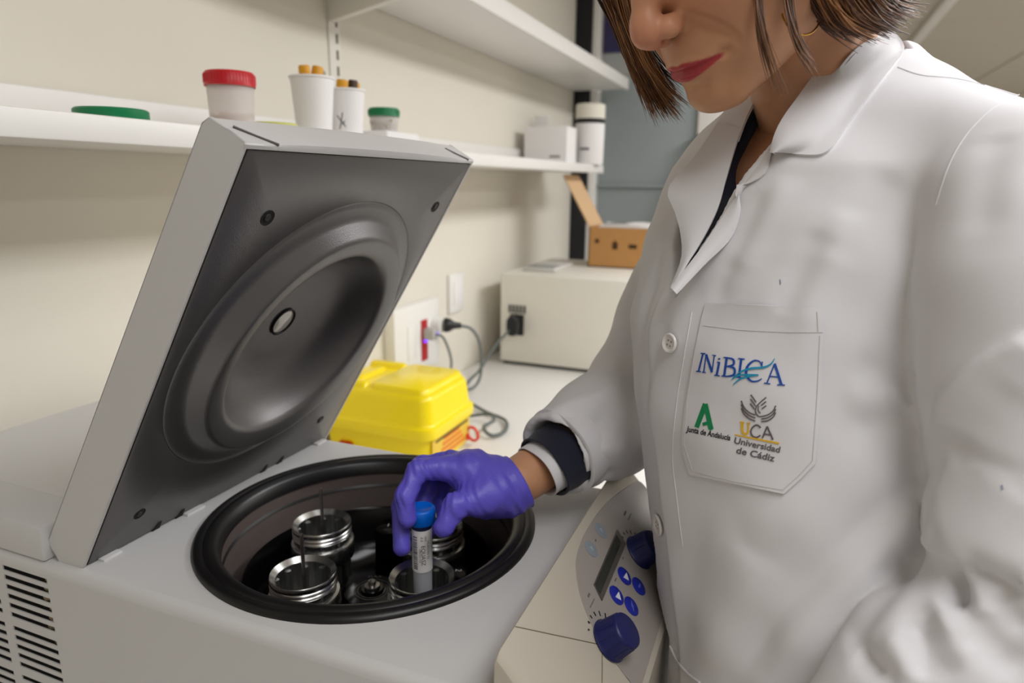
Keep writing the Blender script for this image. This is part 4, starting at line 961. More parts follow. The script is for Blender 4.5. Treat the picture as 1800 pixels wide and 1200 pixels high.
# folds: measured crease lines laid on the cloth, pushed in or out along the normal
FOLDS = [  # points, depth (m, + out), half width (m)
 ([(1640, 815), (1585, 872), (1500, 950), (1420, 1030), (1350, 1110), (1290, 1200)], -0.0065, 0.011),
 ([(1668, 1000), (1676, 1030), (1682, 1064)], -0.010, 0.006), ([(1700, 985), (1750, 1012), (1800, 1030)], -0.008, 0.008),
 ([(1600, 1080), (1615, 1130), (1622, 1200)], -0.006, 0.006), ([(1626, 1060), (1650, 1110), (1700, 1150)], -0.006, 0.007), ([(1645, 1075), (1668, 1120), (1712, 1170)], 0.004, 0.007),
 ([(1505, 1135), (1520, 1150), (1545, 1185)], -0.005, 0.006), ([(1740, 1040), (1780, 1080), (1800, 1110)], -0.005, 0.007), ([(1690, 1040), (1740, 1090), (1800, 1150)], 0.003, 0.008),
 ([(1500, 640), (1560, 655), (1605, 662)], -0.0035, 0.012), ([(1500, 760), (1560, 742), (1600, 715)], -0.003, 0.010), ([(1480, 700), (1550, 700), (1600, 690)], 0.003, 0.012),
 ([(1640, 870), (1570, 930), (1480, 1010), (1400, 1100), (1350, 1200)], 0.0060, 0.018),
 ([(1560, 780), (1480, 850), (1390, 910), (1300, 940)], 0.0030, 0.020),
 ([(1620, 980), (1540, 1060), (1480, 1140)], -0.006, 0.014),
 ([(1240, 880), (1215, 1000), (1200, 1120), (1190, 1220)], -0.0035, 0.020),
 ([(1330, 960), (1290, 1060), (1230, 1180)], 0.0035, 0.018),
 ([(1450, 400), (1410, 480), (1370, 560)], -0.0035, 0.011), ([(1500, 360), (1450, 470), (1400, 590)], 0.0035, 0.014),
 ([(1580, 300), (1520, 380), (1470, 470)], -0.0025, 0.014), ([(1390, 300), (1330, 400), (1290, 480)], 0.003, 0.014),
 ([(1350, 330), (1300, 430), (1250, 540)], -0.003, 0.010),
 ([(1760, 230), (1740, 300), (1725, 420)], -0.003, 0.012),
 ([(1800, 680), (1720, 750), (1655, 800)], -0.003, 0.014),
 ([(1800, 850), (1730, 920), (1660, 950)], 0.004, 0.016),
 ([(1668, 1000), (1690, 1035), (1700, 1075)], -0.007, 0.007), ([(1672, 990), (1720, 1050), (1790, 1110)], 0.005, 0.010),
 ([(1640, 1050), (1660, 1100), (1690, 1160)], 0.005, 0.008), ([(1610, 1080), (1640, 1140), (1660, 1195)], -0.005, 0.008),
 ([(1560, 1110), (1590, 1160), (1620, 1200)], 0.004, 0.008), ([(1740, 1070), (1760, 1130), (1800, 1190)], -0.005, 0.010),
 ([(1500, 1150), (1540, 1180), (1580, 1200)], -0.004, 0.008),
 ([(1108, 660), (1060, 690), (1000, 712), (960, 735)], 0.004, 0.012), ([(1100, 720), (1040, 745), (985, 760)], -0.0045, 0.010),
 ([(1105, 790), (1060, 790), (1020, 800)], 0.004, 0.010), ([(1090, 830), (1040, 840), (1005, 835)], -0.004, 0.008),
 ([(1075, 700), (1050, 760), (1045, 820)], -0.003, 0.010), ([(1030, 770), (1022, 810), (1015, 850)], -0.0035, 0.006),
 ([(1165, 420), (1140, 520), (1122, 620)], -0.004, 0.010), ([(1180, 560), (1150, 640), (1140, 740)], -0.0025, 0.007),
]
N = vnormals(P, Q)
dsp = np.zeros(len(P))
for pts, amp, wd in FOLDS:
    A = [hit(x, y) for x, y in smooth(pts, 3)]
    dd, t = seg_dist(P, A); m_ = dd < wd*3
    taper = np.clip(np.minimum(t, 1-t)/0.22, 0, 1); taper = taper*taper*(3-2*taper)
    dsp += np.where(m_, amp*np.exp(-(dd/wd)**2)*(0.25+0.75*taper), 0)
# sharp laps, where one thickness of the sleeve hangs over the next: (line, height, fall-off in pixels of the photo, raised side)
LAPS = [([(1640, 745), (1648, 705), (1672, 672), (1720, 630), (1810, 582)], 0.0075, 90, -1), ([(1636, 955), (1650, 972), (1690, 984), (1750, 1012), (1820, 1046)], 0.0100, 60, 1)]
D_ = P @ CF; PX = np.stack([900+FPX*(P @ CR)/D_, 600-FPX*(P @ CU)/D_], 1)
for pts, amp, fall, side in LAPS:
    L2 = np.array(smooth([np.array(p, float) for p in pts], 6)); A = [hit(*p) for p in L2]
    d3, t = seg_dist(P, A); best = np.full(len(P), 1e9); sg = np.zeros(len(P))
    for i in range(len(L2)-1):
        ab = L2[i+1]-L2[i]; w = PX-L2[i]; tt = np.clip((w @ ab)/(ab @ ab), 0, 1); q = w-tt[:, None]*ab; dd = np.hypot(*q.T); m_ = dd < best
        best[m_] = dd[m_]; sg[m_] = np.sign(ab[0]*w[m_, 1]-ab[1]*w[m_, 0])
    sd = -sg*best*side
    dsp += (d3 < 0.06)*amp/(1+np.exp(-np.clip(sd/3.0, -30, 30)))*np.exp(-np.clip(sd, 0, 999)/fall)*np.clip(np.minimum(t, 1-t)/0.08+0.1, 0, 1)
x, y, z = P.T
dsp += 0.0011*np.sin(31*x+17*z+2*np.sin(23*y))+0.0009*np.sin(47*z-29*x+1.3)*np.sin(19*y+11*z)+0.0007*np.sin(83*z+61*x+40*y)
P = P+N*dsp[:, None]
# the front edge of the overlap: a step along the button band
EDGE = [chest(l, z) for l, z in [(-0.012, -0.092), (-0.020, -0.15), (-0.022, -0.25), (-0.022, -0.4), (-0.022, -0.6), (-0.022, -0.9)]]
cxs, cys, aa, bb = sec(P[:, 2]); lat = (P[:, 0]-cxs)*TL_[0]+(P[:, 1]-cys)*TL_[1]; frn = (P[:, 0]-cxs)*TF[0]+(P[:, 1]-cys)*TF[1]
el = np.interp(-P[:, 2], [0.092, 0.15, 0.25, 0.9], [-0.012, -0.020, -0.022, -0.022])
step = 1/(1+np.exp(-(lat-el)/0.0012)); mask = (frn > 0.02)*np.clip((-0.088-P[:, 2])/0.01, 0, 1)*np.exp(-np.clip(lat-el, 0, 1)/0.03)
P = P+N*(0.0038*step*mask)[:, None]
# cloth leaning on the console stays in front of it
ins = (P[:, 1] > 0.36) & (P[:, 1] < 0.765) & (P[:, 2] < -0.30)
lim = np.interp(-P[:, 2], [0.30, 0.318, 0.41, 0.62, 0.95], [-0.17, -0.152, -0.068, -0.064, -0.055])
rg = ins & (frn > -0.05) & (np.sqrt((lat/aa)**2+(frn/bb)**2) < 1.12)
P[rg, 0] = np.maximum(P[rg, 0], lim[rg])
for ky, kd in KN:
    kt = cw(ky, kd, 0.0245); near = (np.hypot(P[:, 1]-kt[1], P[:, 2]-kt[2]) < 0.036) & (P[:, 0] < kt[0]+0.03) & (np.sqrt((lat/aa)**2+(frn/bb)**2) < 1.12)
    P[near, 0] = np.maximum(P[near, 0], kt[0]+0.011)
P = relaxed(P, Q, 1, 0.4)
zs_ = np.where(P[:, 0] < CQ[0], CQ[2], CQ[2]-(P[:, 0]-CQ[0])*math.tan(CA))+0.006       # the sleeve rests on the console, not in it
sl = (P[:, 1] > 0.672) & (P[:, 1] < 0.768) & (P[:, 0] > -0.180) & (P[:, 0] < -0.143) & (np.sqrt((lat/aa)**2+(frn/bb)**2) > 1.12) & (P[:, 2] > zs_-0.035)
P[sl, 2] = np.maximum(P[sl, 2], zs_[sl])
coat = quad_obj('lab_coat', P, Q, COAT, woman)
bv = bvh_of(P, Q)
COATP, COATQ = P, Q
def patch(rows, lift, tree=None, thick=0.0022, seam=False):
    """a sheet of cloth laid on the coat along measured outlines; lift(i, j) is its height above what lies under it"""
    top = []; N_ = len(rows)
    for i, r_ in enumerate(rows):
        R_ = []
        for j, q in enumerate(r_):
            if len(q) == 3: p = at(*q)
            else: p = hit(q[0], q[1], tree)
            c = ray(q[0], q[1]); c = c/np.linalg.norm(c); R_.append(p-c*lift(i/(N_-1), j/(len(r_)-1)))
        top.append(R_)
    T = np.array(top); return sheet(T, thick)
def sheet(T, thick):
    a, b = T.shape[:2]; du = np.gradient(T, axis=0); dv = np.gradient(T, axis=1); n = np.cross(du, dv); n /= np.linalg.norm(n, axis=2, keepdims=True)+1e-12
    s = np.sign((n*(T-0)).sum(2).mean()); n = n*s       # pointing away from the lens side
    g = G().grid(T); g.grid(T+n*thick); o = a*b
    for i, j, k, l in [(i, 0, i+1, 0) for i in range(a-1)]+[(i, b-1, i+1, b-1) for i in range(a-1)]+[(0, j, 0, j+1) for j in range(b-1)]+[(a-1, j, a-1, j+1) for j in range(b-1)]:
        g.f.append((i*b+j, k*b+l, o+k*b+l, o+i*b+j))
    return g
def ruled(A, B, n, m):
    """rows running from outline A to outline B (each a list of pixel (x, y) or (x, y, depth))"""
    A = resample(A, n); B = resample(B, n)
    return [[tuple(a+(b-a)*k/(m-1)) for k in range(m)] for a, b in zip(A, B)]
def resample(A, n):
    A = np.array(smooth([np.array(p, float) for p in A], 8)); L = np.concatenate([[0], np.cumsum(np.linalg.norm(np.diff(A, axis=0), axis=1))])
    return np.stack([np.interp(np.linspace(0, L[-1], n), L, A[:, i]) for i in range(A.shape[1])], 1)
# ------------------------------------------------------------------ collar, lapels, button band, pocket
headbv = bvh_of(np.concatenate([COATP, head_P]), np.concatenate([COATQ, head_Q+len(COATP)]))
def dfix(pts, tree): return [tuple(p) if len(p) == 3 else tuple(p)+(float(hit(p[0], p[1], tree) @ CF),) for p in pts]
# near half of the collar: neck edge to outer edge
inn = dfix([(1553, 52, 0.575), (1500, 58, 0.553), (1466, 80, 0.541), (1432, 128, 0.533), (1402, 170, 0.529), (1376, 206, 0.527), (1360, 238, 0.526), (1353, 268, 0.527)], headbv)
out = dfix([(1573, 56, 0.572), (1592, 82, 0.548), (1580, 102, 0.531), (1540, 152, 0.513), (1500, 203, 0.508), (1468, 250, 0.508), (1442, 271, 0.510), (1372, 268, 0.524)], headbv)
rows = ruled(inn, out, 34, 14)
T = []
for i, r_ in enumerate(rows):
    R_ = []
    for j, q in enumerate(r_):
        s_ = j/13; p = at(*q); c = ray(q[0], q[1]); c = c/np.linalg.norm(c)
        h_ = hit(q[0], q[1], headbv) if s_ > 0.25 else None
        bulge = 0.006*math.sin(math.pi*min(1, s_*1.1))
        p = p-c*bulge
        if h_ is not None:
            need = h_ @ c-0.0035
            if p @ c > need: p = c*need
        R_.append(p)
    T.append(R_)
T = np.array(T); T[1:-1] = (T[:-2]+2*T[1:-1]+T[2:])/4
collar = obj('collar', sheet(T, 0.0028), COAT, coat, ang=75)
def stitch(name, pts, tree, par, lift=0.0006, r_=0.0004, m=None, straight=False):
    P_ = []
    L_ = [np.array(p, float) for p in pts]
    if straight: L_ = [L_[i]+(L_[i+1]-L_[i])*k/6 for i in range(len(L_)-1) for k in range(6)]+[L_[-1]]
    else: L_ = smooth(L_, 6)
    for x, y in L_:
        h_ = hit(x, y, tree); c = ray(x, y); c = c/np.linalg.norm(c); P_.append(h_-c*lift)
    return obj(name, G().tube(P_, r_, 6, 1), m or COAT, par)
# far half of the collar and the far lapel, one fold behind the other
A = [(1330, 170, 0.600), (1312, 205, 0.592), (1298, 245, 0.585)]; Bo = [(1290, 168, 0.640), (1262, 212, 0.625), (1228, 268, 0.612)]
def fan(A, B, n=14, m=10, bul=0.006):
    T = []
    for i, r_ in enumerate(ruled(A, B, n, m)):
        T.append([at(*q)-ray(q[0], q[1])/np.linalg.norm(ray(q[0], q[1]))*bul*math.sin(math.pi*min(1, 0.15+k/(m-1)*0.85)) for k, q in enumerate(r_)])
    return np.array(T)
obj('collar', sheet(fan(A, Bo), 0.0028), COAT, coat, ang=75)
A = [(1303, 225, 0.588), (1290, 265, 0.580), (1276, 315, 0.573), (1262, 365, 0.567), (1235, 420, 0.563), (1205, 470, 0.561), (1186, 503, 0.560)]
Bo = [(1262, 215, 0.610), (1218, 278, 0.600), (1174, 331, 0.592), (1186, 372, 0.586), (1196, 410, 0.578), (1197, 455, 0.570), (1176, 508, 0.563)]
obj('lapel', sheet(fan(A, Bo, 22, 10, 0.004), 0.0028), COAT, coat, ang=75)
# near lapel, turned back over the chest
A = [(1352, 262), (1330, 290), (1306, 326), (1282, 362), (1258, 398), (1232, 436), (1206, 470), (1179, 505)]
Bo = [(1356, 268), (1346, 302), (1318, 322), (1298, 330), (1302, 372), (1284, 420), (1240, 464), (1190, 517)]
A = dfix(A, headbv); Bo = dfix(Bo, headbv)
A = [(x, y, 0.543+0.018*min(1, i/5)) for i, (x, y, d) in enumerate(A)]
Bo = [(x, y, min(d, 0.55)-0.003) for x, y, d in Bo]
A = [(x, y, min(d, 0.553)) for x, y, d in A]
obj('lapel', sheet(fan(A, Bo, 26, 9, 0.0035), 0.0026), COAT, coat, ang=75)
# button band stitch line and buttons
def button(x, y, r_=0.0087):
    h_ = hit(x, y); e1 = hit(x+6, y); e2 = hit(x, y+6); n_ = np.cross(e1-h_, e2-h_); n_ /= np.linalg.norm(n_); c = ray(x, y)
    if n_ @ c > 0: n_ = -n_
    g = G().lathe([(0, 0.0018), (0.0052, 0.0016), (0.0062, 0.0024), (0.0076, 0.0030), (r_*0.96, 0.0026), (r_, 0.0016), (r_*0.9, 0.0), (0, 0)], h_+n_*0.0012, n_, 40)
    b = obj('button', g, mat('button_white', (232, 228, 224), 0.3, coat=0.2), coat)
    u = np.cross(n_, [0.3, 0.1, 0.9]); u /= np.linalg.norm(u); w = np.cross(n_, u); g = G()
    for sx, sy in ((1, 1), (1, -1), (-1, 1), (-1, -1)): g.lathe([(0, 0.0002), (0.0009, 0.0002), (0.0009, 0)], h_+n_*0.0029+(u*sx+w*sy)*0.0019, n_, 10)
    obj('thread_holes', g, mat('hole_grey', (150, 146, 142), 0.8), coat, stuff=True)
button(1181, 603); button(1160, 922, 0.0100)
tsp = [(1216, 548), (1200, 640), (1188, 720), (1182, 800), (1190, 880), (1200, 960)]
stitch('band_stitch', tsp, bv, coat, 0.0003, 0.0004)
# breast pocket
Lp = [(1240, 532), (1232, 562), (1216, 640), (1204, 710), (1197, 780), (1204, 812), (1212, 834)]
Rp = [(1450, 541), (1448, 572), (1446, 650), (1441, 730), (1434, 814), (1408, 841), (1378, 868)]
def lin_rows(A, B, n, m):
    A = np.array(A, float); B = np.array(B, float); t = np.linspace(0, len(A)-1, n)
    A2 = np.stack([np.interp(t, range(len(A)), A[:, i]) for i in (0, 1)], 1); B2 = np.stack([np.interp(t, range(len(B)), B[:, i]) for i in (0, 1)], 1)
    return [[tuple(a+(b-a)*k/(m-1)) for k in range(m)] for a, b in zip(A2, B2)]
pg = patch(lin_rows(Lp, Rp, 37, 26), lambda s, t: 0.0026+0.0012*min(1, 6*min(t, 1-t))+0.0022*math.exp(-s*9)*math.sin(math.pi*t), thick=0.0020)
pocket = obj('pocket', pg, COAT, coat, ang=70)
pv = np.array(pg.v); pbv = BVHTree.FromPolygons([tuple(p) for p in pv], [tuple(q) for q in pg.f])
ST = mat('stitch_thread', (206, 198, 196), 0.8)
for pts in ([(1236, 572), (1300, 580), (1380, 584), (1446, 584)], [(1436, 548), (1438, 584)], [(1221, 620), (1208, 700), (1202, 780), (1217, 828), (1290, 846), (1376, 861), (1404, 836), (1428, 810), (1436, 700), (1441, 590)]):
    stitch('pocket_stitch', pts, pbv, coat, 0.0002, 0.00026, ST, straight=True)
stitch('yoke_seam', [(1578, 118), (1620, 132), (1680, 138), (1730, 150), (1790, 168)], bv, coat, 0.0002, 0.0006)
stitch('armhole_seam', [(1792, 166), (1745, 190), (1700, 235), (1668, 290), (1645, 360)], bv, coat, 0.0002, 0.0005)
stitch('lower_pocket_edge', [(1178, 1135), (1190, 1160), (1208, 1182), (1230, 1199)], bv, coat, 0.0015, 0.0012)
# ---- embroidery on the pocket, stroke by stroke
def thread(name, rgb): return mat(name, rgb, 0.55, bump=0.4, bscale=2200)
TB, TC, TG, TK, TY_, TGR = thread('thread_blue', (24, 76, 168)), thread('thread_cyan', (20, 150, 190)), thread('thread_green', (10, 140, 84)), thread('thread_black', (20, 20, 22)), thread('thread_yellow', (232, 184, 30)), thread('thread_grey', (104, 94, 100))
def emb(name, polys, m, lift=0.0007):
    g = G()
    for pl_ in polys:
        P_ = []; n_ = len(pl_)
        for x, y in pl_:
            h_ = hit(x, y, pbv); c = ray(x, y); c = c/np.linalg.norm(c); P_.append(h_-c*lift)
        # raised face and skirt down to the cloth
        Q_ = []
        for x, y in pl_: Q_.append(hit(x, y, pbv))
        g.add(P_+Q_, [tuple(range(n_))]+[(k, (k+1) % n_, n_+(k+1) % n_, n_+k) for k in range(n_)])
    return obj(name, g, m, coat, ang=30, recalc=False)
def stroke(pts, w, sub=4):
    P_ = [np.array(p[:2], float) for p in pts]
    if len(P_) > 2: P_ = [np.array(p) for p in smooth(P_, sub)]
    W_ = w if hasattr(w, '__len__') else [w, w]
    W_ = np.interp(np.linspace(0, 1, len(P_)), np.linspace(0, 1, len(W_)), W_); out = []
    for i, p in enumerate(P_):
        t = P_[min(i+1, len(P_)-1)]-P_[max(i-1, 0)]; t = t/(np.linalg.norm(t)+1e-9); nrm = np.array([-t[1], t[0]])*W_[i]/2; out.append((p-nrm, p+nrm))
    return [[tuple(out[i][0]), tuple(out[i+1][0]), tuple(out[i+1][1]), tuple(out[i][1])] for i in range(len(out)-1)]
# zoomed pocket view -> photo pixels (the measured strokes below are in that view)
Z = lambda L: [(1180+x*290/967, 520+y*360/1200) for x, y in L]
S_ = lambda L, w, sub=4: stroke(Z(L), np.array(w)*0.35 if hasattr(w, '__len__') else w*0.35, sub)
# blue institute name
inib = []
inib += S_([(186, 336), (160, 440)], 9)+S_([(172, 336), (200, 338)], 6)+S_([(145, 441), (174, 444)], 6)                       # I
inib += S_([(204, 342), (190, 446)], 6)+S_([(204, 342), (238, 446)], 12)+S_([(238, 448), (252, 350)], 6)+S_([(240, 346), (262, 350)], 5)+S_([(180, 446), (202, 449)], 5)       # N
inib += S_([(281, 388), (266, 464)], 11)+S_([(268, 388), (284, 388)], 5)+S_([(252, 464), (284, 468)], 6)+S_([(280, 364), (281, 372)], 11)                 # i
inib += S_([(325, 362), (310, 468)], 12)+S_([(306, 360), (330, 361)], 6)+S_([(294, 468), (322, 472)], 6)
inib += S_([(326, 362), (362, 372), (364, 402), (326, 412)], [6, 11, 11, 6])+S_([(326, 412), (368, 424), (366, 462), (314, 472)], [6, 12, 12, 6])             # B
inib += S_([(410, 370), (396, 476)], 12)+S_([(392, 366), (430, 370)], 6)+S_([(376, 474), (414, 480)], 6)                        # I
inib += S_([(532, 416), (518, 384), (482, 380), (446, 414), (440, 464), (468, 498), (506, 498), (530, 484)], [6, 6, 9, 13, 13, 9, 7, 5])+S_([(534, 384), (531, 420)], 5)            # C
inib += S_([(606, 396), (560, 512)], 7)+S_([(606, 396), (646, 520)], 13)+S_([(580, 470), (632, 476)], 6)+S_([(544, 510), (580, 515)], 6)+S_([(622, 520), (666, 522)], 6)      # A
emb('blue_lettering', inib, TB)
emb('cyan_waves', S_([(360, 480), (410, 442), (470, 424), (540, 418), (584, 398), (606, 366)], [3, 8, 11, 10, 8, 3])+S_([(352, 490), (400, 464), (450, 462), (510, 460)], [3, 8, 9, 3])+S_([(362, 520), (400, 488), (450, 472), (512, 464)], [3, 8, 9, 3]), TC, 0.0010)
# green letter A with its foot
emb('green_emblem', S_([(200, 632), (148, 770)], [26, 24])+S_([(200, 632), (232, 780)], [22, 26])+S_([(184, 752), (216, 748), (236, 784)], [16, 18, 18]), TG)
# grey bird-like emblem of curved strokes
em = []
for k in range(3):
    em += S_([(410, 614+22*k), (426, 652+20*k), (456, 682+18*k), (492, 697+18*k)], 6)
    em += S_([(612, 642+20*k), (598, 672+18*k), (566, 696+17*k), (528, 706+15*k)], 6)
for a, b in (((466, 578), (497, 622)), ((464, 604), (494, 645)), ((462, 630), (488, 664))): em += S_([a, b], 6)
for k in range(3): em += S_([(556, 594+k*24), (522+k*4, 622+k*20)], 6)
em += S_([(522, 622), (498, 650), (494, 682), (510, 704), (530, 706)], 6)+S_([(512, 644), (509, 668), (522, 688)], 5)
emb('grey_emblem', em, TGR)
emb('yellow_letter', S_([(416, 742), (416, 790), (430, 808), (448, 800), (452, 746)], [14, 13, 10, 9, 8])+S_([(402, 738), (428, 742)], 7)+S_([(444, 744), (462, 746)], 6), TY_)
emb('grey_lettering', S_([(524, 772), (502, 756), (478, 768), (466, 794), (476, 820), (500, 828), (522, 816)], 8)+S_([(562, 764), (534, 832)], 8)+S_([(562, 764), (596, 842)], 8)+S_([(544, 808), (584, 816)], 7), TGR)
emb('yellow_line', S_([(372, 812), (500, 838), (632, 864)], [5, 8, 9]), TY_)
def emb_text(txt, p0, p1, hgt, m, name, bold, slant=0.0):
    """lettering whose baseline runs from p0 to p1 (zoomed view), cap height hgt"""
    V, F = text_geo(txt, 1.0, bold=bold, align='LEFT')
    w = V[:, 0].max()-V[:, 0].min(); x0_ = V[:, 0].min(); hh = 0.70; yb0 = np.percentile(V[:, 1], 30) if False else None
    p0, p1 = np.array(p0, float), np.array(p1, float); e = (p1-p0)/w; up_ = np.array([e[1], -e[0]]); up_ = up_/np.linalg.norm(up_)*hgt/hh
    vb = V[:, 1].min() if not any(c in txt for c in 'gjpqyJ') else V[:, 1].min()
    g = G(); P_ = []
    for v in V:
        q = p0+e*(v[0]-x0_)+up_*(v[1]-vb); x_, y_ = Z([q])[0]
        h_ = hit(x_, y_, pbv); c = ray(x_, y_); c = c/np.linalg.norm(c); P_.append(h_-c*0.0006)
    g.add(P_, F); obj(name, g, m, coat, recalc=False, ang=180)
emb_text('Junta de Andalucía', (84, 804), (342, 858), 32, TK, 'black_lettering', 0.022)
emb_text('Universidad', (366, 864), (634, 920), 36, TGR, 'grey_lettering', 0.022)
emb_text('de Cádiz', (378, 922), (602, 972), 38, TGR, 'grey_lettering', 0.022)
# pen specks on the cloth
for x_, y_ in ((1372, 495), (1762, 856)): stitch('ink_speck', [(x_-1, y_-4), (x_, y_), (x_, y_+4)], bv, coat, 0.0002, 0.0005, mat('speck_blue', (150, 160, 178), 0.8))

# ------------------------------------------------------------------ shirt in the V, sleeve layers at the wrist
f = Field((-0.16, 0.50, -0.16), (0.20, 0.90, 0.12), 0.005)
d, _, _ = torso_field(f, -0.012); f.d = d
f.cut(f.cone(NB+np.array([0.01, 0.01, 0.05]), chest(0.024, -0.006, 0.01), 0.050, 0.016), 0.006)
sp, sq = f.mesh(2)
quad_obj('navy_shirt', sp, sq, NAVY, woman)
def sleeve_ring(name, c0, c1, r0, r1, wall, m, par, wob, seed, squash=0.86):
    A_ = c1-c0; Ln = np.linalg.norm(A_); A_ = A_/Ln; u = np.cross(A_, [0, 0, 1]); u /= np.linalg.norm(u); w = np.cross(u, A_)
    rnd = random.Random(seed); ph = [rnd.random()*6.28 for _ in range(4)]; n_, T = 64, []
    prof = [(0, r0), (0.5, r0*0.5+r1*0.5), (0.85, r1*0.98), (0.97, r1), (1.0, r1-wall*0.5), (0.97, r1-wall), (0.7, r1-wall*1.2), (0.2, r0-wall*1.2)]
    for h_, r_ in prof:
        T.append([c0+A_*(Ln*h_+wob*0.6*math.sin(2*a+ph[0]))+(u*math.cos(a)+w*math.sin(a)*squash)*(r_+wob*(math.sin(3*a+ph[1])+0.6*math.sin(5*a+ph[2]+h_*2))) for a in [2*math.pi*k/n_ for k in range(n_)]])
    g = loft(T, False, False); return obj(name, g, m, par, ang=60)
wd = (RWR-CUFF)/np.linalg.norm(RWR-CUFF)
SA = CUFF+np.array([0.002, 0.0, -0.004])
sleeve_ring('navy_sleeve', SA-ax_*0.014, SA+wd*0.019, 0.0405, 0.0385, 0.003, NAVY, woman, 0.0010, 3)
sleeve_ring('white_cuff', SA-ax_*0.010, SA+wd*0.0275, 0.0345, 0.0330, 0.0026, COAT, woman, 0.0008, 8)
# turned-back edge of the coat sleeve
sleeve_ring('sleeve_hem', CUFF-ax_*0.030+np.array([0.001, 0, 0.001]), CUFF-ax_*0.003+np.array([0.0005, 0, 0.0005]), 0.0480, 0.0490, 0.0050, COAT, coat, 0.0016, 11, 0.95)

# ------------------------------------------------------------------ gloved hand
GLV = mat('nitrile_violet', (98, 88, 204), 0.42, bump=0.35, bscale=420, var=0.04, vscale=60)
J = lambda x, y, d: wpt(x, y, d)
f = Field((-0.385, 0.50, -0.40), (-0.20, 0.68, -0.235), 0.0013)
wr0, wr1 = J(936, 831, 0.714), J(890, 858, 0.705)
f.d = f.chain([wr0, wr1, J(856, 862, 0.700)], [0.0290, 0.0275, 0.0285], 0.01)
mcp = [J(786, 824, 0.692), J(796, 814, 0.713), J(806, 818, 0.732), J(822, 828, 0.748)]
for k, p in enumerate(mcp): f.add(f.chain([J(862, 850, 0.704), (J(862, 850, 0.704)+p)/2+np.array([0, 0, 0.004]), p], [0.024, 0.0180, 0.0128], 0.01), 0.010)
FG = [[(786, 822, 0.692), (735, 826, 0.680), (712, 872, 0.668), (716, 912, 0.666)],
      [(792, 812, 0.713), (742, 820, 0.706), (706, 890, 0.690), (706, 962, 0.677)],
      [(806, 818, 0.732), (762, 830, 0.735), (744, 880, 0.722), (752, 935, 0.706)],
      [(822, 828, 0.748), (786, 842, 0.752), (776, 882, 0.738), (782, 915, 0.724)]]
RAD = [[0.0122, 0.0108, 0.0098, 0.0088], [0.0124, 0.0110, 0.0098, 0.0086], [0.0118, 0.0104, 0.0094, 0.0082], [0.0108, 0.0094, 0.0086, 0.0076]]
for F_, r_ in zip(FG, RAD): f.add(f.chain([J(*q) for q in F_], r_, 0.004), 0.0035)
TH = [J(878, 862, 0.694), J(836, 878, 0.676), J(802, 888, 0.663), J(780, 926, 0.657)]
f.add(f.chain(TH, [0.020, 0.0148, 0.0118, 0.0100], 0.006), 0.008)
f.add(f.ell(J(852, 866, 0.684), (0.024, 0.020, 0.018)), 0.012)
axg = (wr1-wr0)/np.linalg.norm(wr1-wr0); GE = J(913, 845, 0.711)
f.cut(((f.X-GE[0])*axg[0]+(f.Y-GE[1])*axg[1]+(f.Z-GE[2])*axg[2]).astype(np.float32), 0.002)
f.cut(f.cone(GE-axg*0.02, GE+axg*0.016, 0.0272, 0.0255), 0.002)
gp, gq = f.mesh(2)
# slack in the glove: fine creases at the joints and along the back of the hand, flared rolled cuff
gn = vnormals(gp, gq)
ax = wr1-wr0; ax /= np.linalg.norm(ax)
s_ = (gp-wr0) @ ax
q = 0.00055*np.exp(-((s_-0.026)/0.024)**2)*np.sin(s_*470+2.5*np.sin(gp[:, 2]*70)+2*np.sin(gp[:, 1]*60))
for c, amp in ((J(742, 822, 0.680), 1), (J(712, 872, 0.668), 1), (J(800, 886, 0.663), 1), (J(790, 815, 0.70), .8), (J(830, 872, 0.676), .8)):
    dd = np.linalg.norm(gp-c, axis=1); q += amp*0.0008*np.exp(-(dd/0.015)**2)*np.sin(gp[:, 0]*780+gp[:, 2]*430+3*np.sin(gp[:, 1]*160))
q += 0.0005*np.sin(gp[:, 0]*260+gp[:, 1]*190)*np.sin(gp[:, 2]*240+gp[:, 0]*110)
q += 0.0016*np.clip(1-s_/0.010, 0, 1)
gp = gp+gn*q[:, None]
glove = quad_obj('glove', gp, gq, GLV, woman)
# rolled rim at the open end of the glove, and the bare wrist going into it
a0 = wr0-ax*0.020
f2 = Field(np.minimum(wr0, CUFF)-0.07, np.maximum(wr0, CUFF)+0.07, 0.002)
u = np.cross(ax, [0, 0, 1]); u /= np.linalg.norm(u); w = np.cross(u, ax)
rim = [GE+ax*0.0012+(u*math.cos(a)+w*math.sin(a))*0.0288 for a in [2*math.pi*k/48 for k in range(49)]]
obj('rolled_rim', G().tube(rim, 0.0011, 8, 1), GLV, glove)

